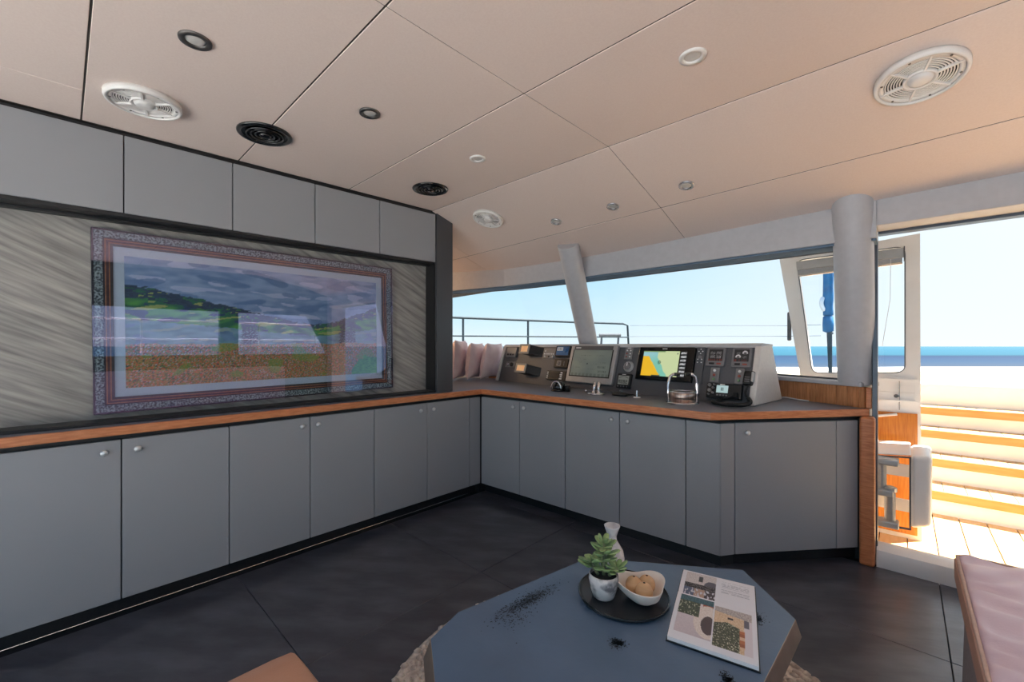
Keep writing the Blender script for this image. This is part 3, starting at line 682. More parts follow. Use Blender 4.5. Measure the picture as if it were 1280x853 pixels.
# button panel
p = cbox('button_panel', 'grey_bezel', 0.56, 0.705, 0.235, 0.331, 0, 0.006)
for k in range(6): cbtn('button', 'white_mark', 0.582 + 0.021 * k, 0.278, 0.006, 0.006, 0.011, p)
for k, w_ in ((0, 'white_mark'), (2, 'black_plastic'), (4, 'white_mark')): cbtn('button', w_, 0.590 + 0.024 * k, 0.254, 0.008, 0.006, 0.012, p)
cbtn('button', 'white_mark', 0.588, 0.304, 0.007, 0.006, 0.012, p)
# blue unit with pale screen
p = cbox('autopilot_display', 'black_plastic', 0.726, 0.888, 0.252, 0.345, 0, 0.028)
mat('unit_blue', srgb(34, 96, 150), 0.4, col2=srgb(42, 108, 162), scale=30)
cbox('fascia', 'unit_blue', 0.742, 0.876, 0.262, 0.338, 0.028, 0.034, p)
cprint('screen', 0.750, 0.815, 0.300, 0.330, 0.0345, 26, 12, lambda u, v: srgb(40, 50, 60) if (0.3 < v < 0.75 and int(u * 9) % 2 == 0 and 0.12 < u < 0.9) else srgb(206, 222, 230), 'lcd_print', p)
cbtn('dial', 'unit_blue', 0.846, 0.302, 0.018, 0.034, 0.044, p)
p = cbox('breaker_unit', 'black_plastic', 0.735, 0.888, 0.157, 0.232, 0, 0.024)
MB().ring([CP(.768, .172, .024), CP(.815, .172, .024), CP(.815, .217, .024), CP(.768, .217, .024)], [CP(.778, .182, .024), CP(.805, .182, .024), CP(.805, .207, .024), CP(.778, .207, .024)], cn * 0.003).build('button_frame', 'grey_bezel', p)
cbox('button', 'grey_bezel', 0.785, 0.798, 0.188, 0.201, 0.024, 0.028, p, 0.001); cbox('slot', 'grey_bezel', 0.845, 0.851, 0.175, 0.212, 0.024, 0.027, p, 0)
p = cbox('stereo', 'black_plastic', 0.680, 0.895, 0.048, 0.128, 0, 0.03)
cbox('screen', 'black_gloss', 0.722, 0.820, 0.066, 0.116, 0.03, 0.032, p, 0)
for k in range(4):
    cbox('button', 'white_mark', 0.688, 0.702, 0.058 + .016 * k, 0.067 + .016 * k, 0.03, 0.033, p, 0.001)
    cbox('button', 'white_mark', 0.832 + (k % 2) * 0.006, 0.860, 0.056 + .017 * k, 0.066 + .017 * k, 0.03, 0.033, p, 0.001)
# big monitor in silver bezel
p = cbox('chart_monitor', 'silver_bezel', 0.908, 1.355, 0.044, 0.347, 0.004, 0.038, bev=0.006)
cbox('top_strip', 'console_face', 0.946, 1.318, 0.310, 0.338, 0.038, 0.041, p, 0)
cbox('screen_rim', 'black_plastic', 0.938, 1.326, 0.090, 0.309, 0.038, 0.0405, p, 0)
cbox('maker_plate', 'white_mark', 0.962, 1.012, 0.319, 0.329, 0.041, 0.042, p, 0)
def mon(u, v):
    c = lerp(srgb(126, 142, 140), srgb(146, 158, 150), clamp(0.5 + 0.8 * N(u * 3, v * 3)))
    if v < 0.10 and int(u * 30) % 3 != 0 and int(v * 60) % 2: c = srgb(92, 102, 102)
    if abs(u - 0.42) < 0.014 and abs(v - 0.46) < 0.025: c = srgb(60, 72, 74)
    for (a, bb, w, h) in [(0.12, 0.3, .12, .03), (0.7, 0.3, .2, .10), (0.3, 0.62, .08, .02), (0.75, 0.5, .15, .03), (0.45, 0.25, .2, .03), (0.2, 0.78, .3, .015), (.62, .78, .2, .015), (.2, .5, .08, .02), (.55, .46, .12, .02), (.72, .16, .22, .06)]:
        if a < u < a + w and bb < v < bb + h and N(u * 90, v * 60) > 0.0: c = srgb(88, 100, 102)
    return c
cprint('screen', 0.948, 1.318, 0.098, 0.307, 0.041, 100, 60, mon, 'lcd_print', p)
# keypad, dial and depth gauge
p = cbox('keypad', 'grey_bezel', 1.403, 1.470, 0.250, 0.340, 0, 0.008)
for i in range(2):
    for j in range(3): cbtn('button', 'red_lamp' if (i == 0 and j < 2) else 'white_mark', 1.424 + .028 * i, 0.268 + .023 * j, 0.0055, 0.008, 0.013, p)
cbox('strip', 'white_mark', 1.422, 1.452, 0.330, 0.336, 0.008, 0.009, p, 0)
p = cbtn('rotary_dial', 'silver_bezel', 1.452, 0.196, 0.041, 0, 0.014, console)
cbtn('dial_cap', 'grey_bezel', 1.452, 0.196, 0.026, 0.014, 0.026, p); cbox('pointer', 'white_mark', 1.448, 1.456, 0.196, 0.222, 0.026, 0.028, p, 0)
p = cbox('depth_gauge', 'black_plastic', 1.388, 1.502, 0.030, 0.138, 0, 0.026, bev=0.006)
def seg7(ch, x, y):                                   # seven-segment digit, x,y in 0..1
    S = {'0': 'abcdef', '2': 'abged', '8': 'abcdefg', 'A': 'abcefg'}[ch]; t = 0.18
    R_ = dict(a=(0, 1, 1 - t, 1), d=(0, 1, 0, t), g=(0, 1, .5 - t / 2, .5 + t / 2), f=(0, t * 1.3, .5, 1), e=(0, t * 1.3, 0, .5), b=(1 - t * 1.3, 1, .5, 1), c=(1 - t * 1.3, 1, 0, .5))
    return any(R_[s][0] <= x <= R_[s][1] and R_[s][2] <= y <= R_[s][3] for s in S)
def depth(u, v):
    c = srgb(158, 164, 158)
    if 0.12 < v < 0.52:
        k = int((u - 0.06) / 0.22) if u > 0.06 else -1
        if 0 <= k < 4:
            x = (u - 0.06 - 0.22 * k) / 0.17
            if 0 <= x <= 1 and seg7('A282'[k], x, (v - 0.12) / 0.40): c = srgb(30, 32, 32)
    if v > 0.7 and abs(math.hypot(u - .5, (v - .45) * 1.1) - .5) < 0.05: c = srgb(110, 116, 112)
    return c
cprint('screen', 1.400, 1.488, 0.058, 0.122, 0.0265, 66, 40, depth, 'lcd_print', p)
for k in range(4): cbtn('button', 'grey_bezel', 1.408 + .024 * k, 0.044, 0.0055, 0.026, 0.031, p)
cbox('label_strip', 'white_mark', 1.428, 1.458, 0.128, 0.133, 0.026, 0.027, p, 0)
# chart plotter
p = cbox('chart_plotter', 'black_gloss', 1.535, 1.935, 0.104, 0.335, 0.0, 0.03, bev=0.005)
def chart(u, v):
    sh = 0.06 + 0.50 * (1 - v) ** 1.0 + 0.02 * N(v * 9, 3.3)
    deep = 0.42 + 0.30 * clamp((0.75 - v) / 0.75) + 0.03 * N(v * 6, 1.1)
    c = srgb(206, 220, 168)
    if u < deep: c = lerp(srgb(126, 200, 178), srgb(156, 204, 214), clamp((v - .5) * 2.0 + (0.3 - u)))
    if u < sh * (0.98 if v < .8 else 0) : c = srgb(244, 190, 36)
    if abs(math.hypot((u - .48) * 1.6, v - .55) - .06) < .012: c = srgb(70, 110, 80)
    if math.hypot((u - .48) * 1.6, v - .55) < .03: c = srgb(40, 90, 60)
    if math.hypot((u - .95) * 1.6, v - .90) < .03: c = srgb(40, 50, 50)
    if v > 0.965 and u < .62: c = srgb(120, 150, 100)
    if u > 0.3 and u < .55 and v < .05: c = srgb(24, 44, 40)
    return c
cprint('screen', 1.576, 1.838, 0.132, 0.306, 0.0305, 90, 60, chart, 'screen_print', p)
def side(u, v):
    r = (v * 7) % 1.0
    return srgb(220, 222, 224) if (0.25 < r < 0.72 and N(u * 14 + int(v * 7) * 3.7, v * 40) > -0.08 and 0.1 < u < 0.92) else srgb(20, 20, 26)
cprint('data_column', 1.842, 1.888, 0.132, 0.306, 0.0305, 20, 70, side, 'screen_print', p)
cbox('maker_plate', 'white_mark', 1.712, 1.746, 0.319, 0.325, 0.03, 0.031, p, 0)
p = cbox('plotter_keys', 'console_face', 1.938, 1.992, 0.100, 0.340, 0, 0.012)
for a_, c_ in [(.965, .326), (.953, .312), (.977, .312), (.965, .298), (.965, .274), (.953, .26), (.977, .26), (.953, .24), (.977, .24)]: cbtn('button', 'white_mark', 1 + a_, c_, 0.004, 0.012, 0.015, p)
cbtn('jog_wheel', 'grey_bezel', 1.965, 0.273, 0.012, 0.012, 0.02, p)
# two engine gauges and switch plates
def gauge_fn(k):
    def fn(u, v):
        c = srgb(46, 44, 46)
        if v < .16 and N(u * 18, k) > 0.1: c = srgb(150, 60, 50)
        for (cx, cy, b_) in [(.28, .68, 1), (.72, .68, 1), (.28, .36, 0), (.72, .36, 0)]:
            r = math.hypot(u - cx, (v - cy) * .9)
            if k == 0:
                if abs(u - cx) < .17 and abs(v - cy) < .12 and N(u * 30, v * 30, k + cx * 7) > 0.05: c = srgb(176, 176, 178)
            else:
                if (b_ and cx > .5 or (not b_ and cx < .5)) and .09 < r < .19 and v > cy - .03: c = srgb(232, 232, 234)
                elif abs(u - cx) < .13 and abs(v - cy) < .10 and N(u * 30, v * 30, k + cx * 7) > 0.12: c = srgb(150, 150, 152)
        return c
    return fn
for k, (u0, u1) in enumerate([(2.005, 2.117), (2.154, 2.264)]):
    p = cbox('engine_gauge', 'grey_bezel', u0, u1, 0.219, 0.337, 0, 0.014, bev=0.006)
    cprint('screen', u0 + .014, u1 - .014, 0.252, 0.326, 0.0145, 40, 32, gauge_fn(k), 'lcd_print', p)
    cbox('button', 'black_plastic', u0 + .022, u0 + .052, 0.229, 0.241, 0.014, 0.018, p, 0.001); cbox('button', 'red_lamp', u1 - .045, u1 - .02, 0.230, 0.240, 0.014, 0.018, p, 0.001)
for u0, u1 in [(2.040, 2.093), (2.185, 2.234)]:
    p = cbox('switch_plate', 'grey_bezel', u0, u1, 0.117, 0.212, 0, 0.012, bev=0.004)
    for v_, m_ in ((0.192, 'white_mark'), (0.164, 'red_lamp'), (0.138, 'green_lamp')): cbtn('button', m_, (u0 + u1) / 2, v_, 0.008, 0.012, 0.019, p)
# radio
p = cbox('radio', 'black_plastic', 2.040, 2.238, 0.022, 0.110, 0, 0.035, bev=0.005)
def lcd(u, v): return srgb(60, 84, 84) if (0.25 < v < 0.7 and 0.38 < u < 0.62 and int(u * 20) % 2 == 0) else srgb(176, 204, 204)
cprint('screen', 2.100, 2.166, 0.054, 0.098, 0.0355, 30, 16, lcd, 'screen_print', p)
for a_, c_, r_ in [(2.060, .096, .010), (2.062, .064, .010), (2.083, .080, .007), (2.083, .050, .006), (2.060, .040, .006), (2.086, .100, .005)]: cbtn('knob', 'grey_bezel', a_, c_, r_, 0.035, 0.05, p)
for k in range(4): cbox('button', 'grey_bezel', 2.104 + .017 * k, 2.114 + .017 * k, 0.036, 0.044, 0.035, 0.038, p, 0)
cbox('plug', 'black_plastic', 2.200, 2.226, 0.034, 0.058, 0.035, 0.058, p); cbox('tag', 'white_mark', 2.118, 2.146, 0.101, 0.106, 0.035, 0.036, p, 0)

# radio handset: hangs on its clip, curly cord lies on the worktop
hs = thing('radio_handset', 'black radio handset with curly cord, clipped to the right end of the console', 'handset', CP(2.268, 0.11, 0.03))
bm_ = MB().hull8([CP(2.236, .108, .004), CP(2.290, .108, .004), CP(2.296, .196, .004), CP(2.240, .196, .004)], [CP(2.238, .112, .045), CP(2.286, .112, .045), CP(2.292, .192, .045), CP(2.244, .192, .045)])
bm_.build('body', 'black_plastic', hs, bevel=0.01, seg=3)
cbox('talk_key', 'silver_bezel', 2.286, 2.296, 0.13, 0.185, 0.02, 0.05, hs, 0.002)
for k in range(3): cbox('speaker_slot', 'grey_bezel', 2.252, 2.278, 0.128 + .012 * k, 0.132 + .012 * k, 0.0455, 0.047, hs, 0)
zt = 0.832
key = [CP(2.268, 0.108, 0.028), CP(2.262, 0.06, 0.035), Vector((-0.615, 2.575, 0.845)), Vector((-0.630, 2.535, zt)), Vector((-0.660, 2.480, zt)), Vector((-0.715, 2.462, zt)), Vector((-0.765, 2.500, zt)), Vector((-0.80, 2.555, zt)), Vector((-0.79, 2.60, zt)), CP(2.19, 0.03, 0.05), CP(2.213, 0.046, 0.055)]
def catmull(K, n):
    o = []
    for i in range(len(K) - 1):
        p0, p1, p2, p3 = K[max(i - 1, 0)], K[i], K[i + 1], K[min(i + 2, len(K) - 1)]
        for k in range(n):
            t = k / n; o.append(0.5 * ((2 * p1) + (p2 - p0) * t + (2 * p0 - 5 * p1 + 4 * p2 - p3) * t * t + (3 * p1 - p0 - 3 * p2 + p3) * t ** 3))
    return o + [K[-1]]
ck = catmull(key, 60); coil = []
for i, p_ in enumerate(ck):
    t = (ck[min(i + 1, len(ck) - 1)] - ck[max(i - 1, 0)]).normalized(); a = t.cross(Vector((0.3, 0.2, 1))).normalized(); b_ = a.cross(t)
    w = i / 5.5 * 2 * math.pi; amp = 0.0095 if 90 < i < 500 else 0.004
    coil.append(p_ + (a * math.cos(w) + b_ * math.sin(w)) * amp)
MB().tube(coil, 0.0032, 5).build('curly_cord', 'black_plastic', hs, smooth=True)

# ---- fittings on the worktop
dc = thing('dome_compass', 'glossy black domed compass on the worktop left of the chart monitor', 'compass', (-1.885, 2.54, 0.815))
MB().lathe([(0.062, 0), (0.062, 0.008), (0.054, 0.014), (0.050, 0.016)], (-1.885, 2.54, 0.8155), 28).build('base', 'black_gloss', dc, smooth=True)
MB().lathe([(0.050, 0.012), (0.050, 0.03), (0.044, 0.052), (0.030, 0.068), (0.012, 0.075), (0.0, 0.076)], (-1.885, 2.54, 0.8155), 28).build('dome', 'black_gloss', dc, smooth=True)
h = MB(); h.tube([(-1.885 + 0.056 * math.cos(a) * 0.74, 2.50 + 0.056 * math.cos(a) * 0.1 , 0.830 + 0.058 * math.sin(a)) for a in [math.pi * k / 14 for k in range(15)]], 0.0055, 8)
h.build('hood_rim', 'chrome', dc, smooth=True)
MB().lathe([(0.022, 0), (0.022, 0.04), (0.016, 0.046)], (-1.815, 2.545, 0.8155), 16).build('lamp_pod', 'black_plastic', dc, smooth=True)
tl = thing('throttle_lever', 'small chrome twin throttle lever below the chart monitor', 'lever', (-1.57, 2.545, 0.8155))
MB().lathe([(0.062, 0), (0.062, 0.006), (0.05, 0.011), (0.0, 0.012)], (-1.57, 2.545, 0.8155), 24).build('base_plate', 'chrome', tl, smooth=True)
for dx in (-0.017, 0.017):
    MB().tube([(-1.57 + dx * 1.3, 2.545, 0.824), (-1.57 + dx, 2.55, 0.86), (-1.57 + dx * 0.9, 2.56, 0.90)], [0.012, 0.010, 0.011], 10).build('lever', 'chrome', tl, smooth=True)
tag(MB().lathe([(0.010, 0), (0.010, 0.012), (0.006, 0.018), (0, 0.019)], (-1.70, 2.615, 0.8155), 12).build('deck_stud', 'chrome', smooth=True), 'tiny chrome stud on the worktop left of the twin throttle', 'stud')
ms = MB().lathe([(0.0, 0.0), (0.045, 0.0), (0.052, 0.008), (0.040, 0.02), (0.02, 0.026), (0.0, 0.027)], (0, 0, 0), 20)
ms.v = [Vector((p.x * 1.15, p.y * 0.62, p.z)) + Vector((-1.405, 2.575, 0.8155)) for p in ms.v]
mo = ms.build('trackball', 'black_plastic', smooth=True); tag(mo, 'low black trackball pad on the worktop below the depth gauge', 'trackball')
MB().lathe([(0.008, 0.0), (0.012, 0.008), (0.008, 0.016), (0, 0.018)], (-1.395, 2.575, 0.8395), 12).build('ball', 'grey_bezel', mo, smooth=True)
jl = thing('joystick', 'tiny steel joystick with a white foot on the worktop left of the compass', 'joystick', (-1.265, 2.545, 0.8155))
MB().lathe([(0.024, 0), (0.022, 0.006), (0, 0.008)], (-1.265, 2.545, 0.8155), 14).build('foot', 'white_mark', jl, smooth=True)
MB().tube([(-1.265, 2.545, 0.822), (-1.268, 2.55, 0.862)], 0.006, 8).build('stick', 'steel', jl)
MB().tube([(-1.36, 2.60, 0.822), (-1.32, 2.605, 0.826), (-1.29, 2.575, 0.822), (-1.265, 2.555, 0.823)], 0.004, 6).build('cable', 'black_plastic', jl, smooth=True)
mat('drum_metal', srgb(176, 150, 138), 0.28, 1.0, col2=srgb(206, 186, 176), scale=30, stretch=(3, 3, 0.2))
bc = thing('binnacle_throttle', 'polished steel drum compass with two upright chrome arms, in front of the plotter', 'compass', (-0.955, 2.50, 0.8155))
cx, cy, cz = -0.955, 2.50, 0.8155
MB().lathe([(0.092, 0), (0.092, 0.004), (0.078, 0.009), (0.0, 0.0095)], (cx, cy, cz), 32).build('base_plate', 'chrome', bc, smooth=True)
MB().lathe([(0.070, 0.009), (0.070, 0.060), (0.066, 0.064), (0.060, 0.058), (0.0, 0.057)], (cx, cy, cz), 36).build('drum', 'drum_metal', bc, smooth=True)
MB().lathe([(0.058, 0.0575), (0.058, 0.059), (0.0, 0.0595)], (cx, cy, cz), 32).build('compass_card', 'black_plastic', bc)
MB().lathe([(0.070, 0.0), (0.073, 0.004), (0.070, 0.008), (0.064, 0.004)], (cx, cy, cz + 0.062), 32, closed=True).build('rim', 'chrome', bc, smooth=True)
ca, sa = math.cos(R(43)), math.sin(R(43))
for sgn in (-1, 1):
    o_ = lambda d, zz, f=0.0: Vector((cx + ca * d * sgn - sa * f, cy + sa * d * sgn + ca * f, cz + zz))
    w_ = (0.012, 0.013, 0.011, 0.009, 0.010, 0.010) if sgn > 0 else (0.006, 0.007, 0.008, 0.008, 0.009, 0.009)
    MB().tube([o_(0.084, 0.005), o_(0.086, 0.06), o_(0.084, 0.11), o_(0.074, 0.155), o_(0.055, 0.168), o_(0.044, 0.168)], w_, 10).build('arm', 'chrome', bc, smooth=True)
    MB().tube([o_(0.047, 0.168), o_(0.018, 0.168)], 0.011, 10).build('grip', 'black_plastic', bc, smooth=True)

# ---- pillows on the far corner of the worktop
def pillow(label, loc, w, h, d, yaw, lean, m):
    root = thing('pillow', label, 'pillow', loc, 'pillows in the far corner', rot=(lean, 0, yaw)); ORG[root.name] = Vector((0, 0, 0))
    def side(sg):
        def fn(u, v):
            a, b_ = u * 2 - 1, v * 2 - 1
            pinch = (1 - a * a) * (1 - b_ * b_)
            t = d * (max(0.0, pinch) ** 0.30) * (1 + 0.12 * N(a * 3, b_ * 3, loc[0])) + 0.001
            ex = 1 - 0.07 * (1 - b_ * b_) * 0 - 0.055 * (1 - abs(b_) ** 2); ez = 1 - 0.06 * (1 - a * a)
            return Vector((a * w / 2 * (1 - 0.05 * (1 - b_ * b_)), sg * t / 2 + 0.006 * N(a * 5, b_ * 5, 3 + loc[1]), h / 2 + b_ * h / 2 * ez))
        return fn
    MB().grid(side(1), 18, 18).grid(side(-1), 18, 18).build('cover', m, root, smooth=True, local=True)
    e = []
    for k in range(4):
        for i in range(18):
            t = i / 18; u, v = [(t, 0), (1, t), (1 - t, 1), (0, 1 - t)][k]; e.append(side(1)(u, v))
    MB().tube(e + [e[0]], 0.004, 6, cap=False).build('piping', m, root, smooth=True, local=True)
pillow('pale patterned pillow mostly hidden behind the dark niche post', (-3.36, 2.58, 0.836), 0.36, 0.36, 0.135, R(-56), R(-2), 'pillow_print')
pillow('pale pink pillow next to the dark niche post, first of three', (-3.235, 2.685, 0.836), 0.36, 0.37, 0.135, R(-56), R(-4), 'pillow_pink')
pillow('pale pink pillow in the middle of the row by the window', (-3.125, 2.785, 0.836), 0.36, 0.345, 0.135, R(-60), R(-7), 'pillow_pink')
pillow('creased pale pink pillow nearest the helm console, last of the row', (-3.03, 2.90, 0.838), 0.35, 0.345, 0.14, R(-68), R(-12), 'pillow_pink')

# ================================================================== CEILING FITTINGS
def place(root, x, y):
    e = 0.01
    n = Vector((-(zc(x + e, y) - zc(x - e, y)) / (2 * e), -(zc(x, y + e) - zc(x, y - e)) / (2 * e), 1)).normalized()
    root.location = (x, y, zc(x, y)); root.rotation_euler = (-n).to_track_quat('Z', 'Y').to_euler()
def downlight(label, x, y, ring, r=0.043):
    t = thing('downlight', label, 'light', (0, 0, 0), 'recessed ceiling downlights')
    MB().lathe([(r * 0.60, 0.002), (r * 0.66, 0.006), (r * 0.98, 0.006), (r, 0.001), (r, -0.002), (r * 0.6, -0.002)], (0, 0, 0), 28, closed=True).build('ring', ring, t, smooth=True)
    MB().lathe([(r * 0.60, -0.004), (r * 0.60, 0.0015), (r * 0.5, 0.003), (0, 0.0035)], (0, 0, 0), 28).build('lens', 'lens_grey', t, smooth=True)
    place(t, x, y); return t
downlight('dark ringed ceiling downlight at top left, above the white round vent', -1.580, 0.278, 'ring_dark')
downlight('small dark ringed ceiling downlight right of the large black vent', -1.585, 0.853, 'ring_dark', 0.041)
downlight('small white ceiling downlight right of the far black vent', -1.595, 1.452, 'white_plastic', 0.041)
downlight('bright white ceiling downlight at the top centre of the ceiling', -0.511, 1.425, 'white_plastic')
downlight('metal ringed ceiling downlight rightmost on the sloped panel', -0.846, 2.27, 'steel', 0.040)
downlight('metal ringed ceiling downlight leftmost on the sloped panel', -1.718, 2.279, 'steel', 0.038)
downlight('metal ringed ceiling downlight in the middle of the sloped panel', -1.29, 2.28, 'steel', 0.038)
def speaker(label, x, y, r, yaw):
    t = thing('ceiling_speaker', label, 'speaker', (0, 0, 0), 'white round ceiling speakers')
    MB().lathe([(r, 0.0), (r, 0.014), (r * 0.97, 0.021), (r * 0.90, 0.022), (r * 0.89, 0.012), (r * 0.89, 0.0)], (0, 0, 0), 56, closed=True).build('rim', 'white_plastic', t, smooth=True)
    MB().lathe([(r * 0.90, 0.0008), (r * 0.90, 0.002), (0, 0.002)], (0, 0, 0), 40).build('mesh_back', 'frame_black', t)
    MB().lathe([(r * 0.76, 0.002), (r * 0.77, 0.0155), (r * 0.885, 0.0165), (r * 0.885, 0.002)], (0, 0, 0), 56, closed=True).build('flange', 'white_plastic', t, smooth=True)
    for k in range(6):
        q = r * (0.41 + 0.062 * k)
        MB().lathe([(q, 0.0108), (q, 0.0135), (q + r * 0.030, 0.0135), (q + r * 0.030, 0.0108)], (0, 0, 0), 48, closed=True).build('grille_ring', 'white_plastic', t)
    MB().lathe([(r * 0.37, 0.002), (r * 0.37, 0.018), (r * 0.34, 0.021), (r * 0.30, 0.018), (r * 0.29, 0.014), (r * 0.27, 0.014), (r * 0.25, 0.022), (r * 0.16, 0.025), (0, 0.026)], (0, 0, 0), 40).build('hub', 'white_plastic', t, smooth=True)
    for k in range(6):
        a = yaw + k * math.pi / 3; c_, s_ = math.cos(a), math.sin(a); w = r * 0.032
        f = lambda q, v, z: (c_ * q - s_ * v, s_ * q + c_ * v, z)
        MB().hull8([f(r * .35, -w, .009), f(r * .88, -w, .009), f(r * .88, w, .009), f(r * .35, w, .009)], [f(r * .35, -w * .8, .019), f(r * .88, -w * .8, .018), f(r * .88, w * .8, .018), f(r * .35, w * .8, .019)]).build('spoke', 'white_plastic', t)
        a += math.pi / 6
        if k % 2 == 0 or True:
            MB().lathe([(0.004, 0.0163), (0.003, 0.0185), (0, 0.019)], (math.cos(a) * r * .83, math.sin(a) * r * .83, 0), 8).build('screw', 'ring_dark', t)
    place(t, x, y)
speaker('large white round ceiling speaker at upper right', 0.041, 2.009, 0.122, 0.3)
speaker('white round ceiling speaker at upper left above the cabinets', -2.104, 0.213, 0.115, 0.2)
speaker('small far white round ceiling speaker near the niche post', -2.135, 2.045, 0.108, 0.5)
def vent(label, x, y, r):
    t = thing('air_vent', label, 'vent', (0, 0, 0), 'black ceiling air vents')
    MB().lathe([(r, 0.0), (r, 0.004), (r * 0.97, 0.009), (r * 0.86, 0.011), (r * 0.80, 0.006), (r * 0.80, 0.0)], (0, 0, 0), 48, closed=True).build('rim', 'black_gloss', t, smooth=True)
    MB().lathe([(r * 0.82, 0.0008), (r * 0.82, 0.002), (0, 0.002)], (0, 0, 0), 40).build('throat', 'frame_black', t)
    for k, q in enumerate((0.70, 0.54, 0.38)):
        MB().lathe([(r * q, 0.003), (r * (q - .02), 0.016 - 0.002 * k), (r * (q - .09), 0.010), (r * (q - .07), 0.003)], (0, 0, 0), 40, closed=True).build('louvre_ring', 'black_gloss', t, smooth=True)
    MB().lathe([(r * .22, 0.002), (r * .22, 0.012), (r * .15, 0.018), (0, 0.019)], (0, 0, 0), 28).build('hub', 'black_gloss', t, smooth=True)
    place(t, x, y)
vent('large black round ceiling air vent at left, crossing the panel seam', -2.072, 0.615, 0.108)
vent('far black round ceiling air vent near the end of the upper cabinets', -2.118, 1.539, 0.108)

# ================================================================== COFFEE TABLE, RUG, SEATS
rug = thing('rug', 'round chunky beige wool rug under the dark coffee table', 'rug', (-0.64, 1.15, 0))
MB().lathe([(0.735, 0.001), (0.742, 0.008), (0.73, 0.012), (0, 0.012)], (-0.64, 1.15, 0), 72).build('backing', 'wool', rug, smooth=True)
pb = MB(); ICO = [(0, 0, 1)] + [(math.cos(a * 2 * math.pi / 6), math.sin(a * 2 * math.pi / 6), 0.25) for a in range(6)]
for i in range(-26, 27):
    for j in range(-30, 31):
        x = i * 0.030 + random.uniform(-.007, .007); y = j * 0.026 + (0.013 if i % 2 else 0) + random.uniform(-.006, .006)
        if x * x + y * y > 0.735 ** 2 or x * x + y * y < 0.42 ** 2: continue
        sx, sy, sz = random.uniform(.013, .018), random.uniform(.011, .016), random.uniform(.010, .017); a0 = random.uniform(0, 6)
        vs = [(-0.64 + x + (px * math.cos(a0) - py * math.sin(a0)) * sx, 1.15 + y + (px * math.sin(a0) + py * math.cos(a0)) * sy, 0.009 + pz * sz) for px, py, pz in ICO]
        vs += [(-0.64 + x + (px * math.cos(a0) - py * math.sin(a0)) * sx * .8, 1.15 + y + (px * math.sin(a0) + py * math.cos(a0)) * sy * .8, 0.006) for px, py, pz in ICO[1:]]
        pb.add(vs, [(0, 1 + k, 1 + (k + 1) % 6) for k in range(6)] + [(1 + k, 7 + k, 7 + (k + 1) % 6, 1 + (k + 1) % 6) for k in range(6)])
tag(pb.build('pile', 'wool', rug, smooth=True), kind='stuff')
tb = thing('coffee_table', 'low dark blue-black faceted coffee table with worn patches, on the round rug', 'table', (-0.55, 1.05, 0.012))
TT = [(-0.862, 0.628), (-0.893, 0.742), (-0.795, 1.238), (-0.383, 1.514), (-0.212, 1.337), (-0.232, 0.78), (-0.36, 0.60), (-0.66, 0.50)]
cc = Vector((-0.55, 1.0)); ZT = 0.42
def ofs(P, k): return [tuple(cc + (Vector(p) - cc) * k) for p in P]
LOW = ofs(TT, 1.035); UND = ofs(TT, 0.96)
b = MB(); n8 = len(TT)
vs = [(*p, ZT) for p in TT] + [(*p, ZT - 0.048) for p in LOW] + [(*p, ZT - 0.062) for p in UND]
fs = [tuple(range(n8))] + [(n8 + i, n8 + (i + 1) % n8, 2 * n8 + (i + 1) % n8, 2 * n8 + i) for i in range(n8)] + [tuple(range(3 * n8 - 1, 2 * n8 - 1, -1))]
fs += [(i, (i + 1) % n8, n8 + (i + 1) % n8, n8 + i) for i in range(n8)]
b.add(vs, fs); top = b.build('tabletop', 'table_blue', tb)
LO2, TT2 = [tuple(cc + (Vector(p) - cc) * 1.003) for p in LOW], [tuple(cc + (Vector(p) - cc) * 1.003) for p in TT]
eb = MB()
for i in range(n8):
    j = (i + 1) % n8
    eb.hull8([(*LO2[i], ZT - 0.0485), (*LO2[j], ZT - 0.0485), (*LOW[j], ZT - 0.0475), (*LOW[i], ZT - 0.0475)], [(*TT2[i], ZT - 0.0015), (*TT2[j], ZT - 0.0015), (*TT[j], ZT - 0.0008), (*TT[i], ZT - 0.0008)])
eb.build('edge_band', 'table_edge', tb)
b = MB(); b.add([(*p, 0.024) for p in ofs(TT, 0.55)] + [(*p, ZT - 0.0625) for p in ofs(TT, 0.80)], [tuple(range(n8))[::-1], tuple(range(n8, 2 * n8))] + [(i, (i + 1) % n8, n8 + (i + 1) % n8, n8 + i) for i in range(n8)])
b.build('base', 'table_wear', tb, bevel=0.004)
# worn speckles: tiny flakes where the finish is rubbed through
wb = MB()
def flakes(c0, c1, w, n):
    c0, c1 = Vector(c0), Vector(c1); d = (c1 - c0).normalized(); q = Vector((-d.y, d.x))
    for _ in range(n):
        p_ = c0.lerp(c1, random.gauss(0.5, 0.22)) + q * random.gauss(0, w); s = random.uniform(.0008, .0028)
        if not (-0.86 < p_.x < -0.24): continue
        k0 = random.uniform(0, 6)
        wb.add([(p_.x + s * math.cos(k0 + k * 2.09), p_.y + s * 1.3 * math.sin(k0 + k * 2.09), ZT + 0.0004) for k in range(3)], [(0, 1, 2)])
flakes((-0.80, 0.80), (-0.775, 1.03), 0.012, 900); flakes((-0.78, 0.76), (-0.76, 0.90), 0.02, 200); flakes((-0.53, 0.915), (-0.50, 0.945), 0.008, 240); flakes((-0.30, 1.23), (-0.28, 1.30), 0.010, 240); flakes((-0.29, 0.985), (-0.27, 1.0), 0.012, 260)
tag(wb.build('worn_flakes', 'table_wear', tb), kind='stuff')
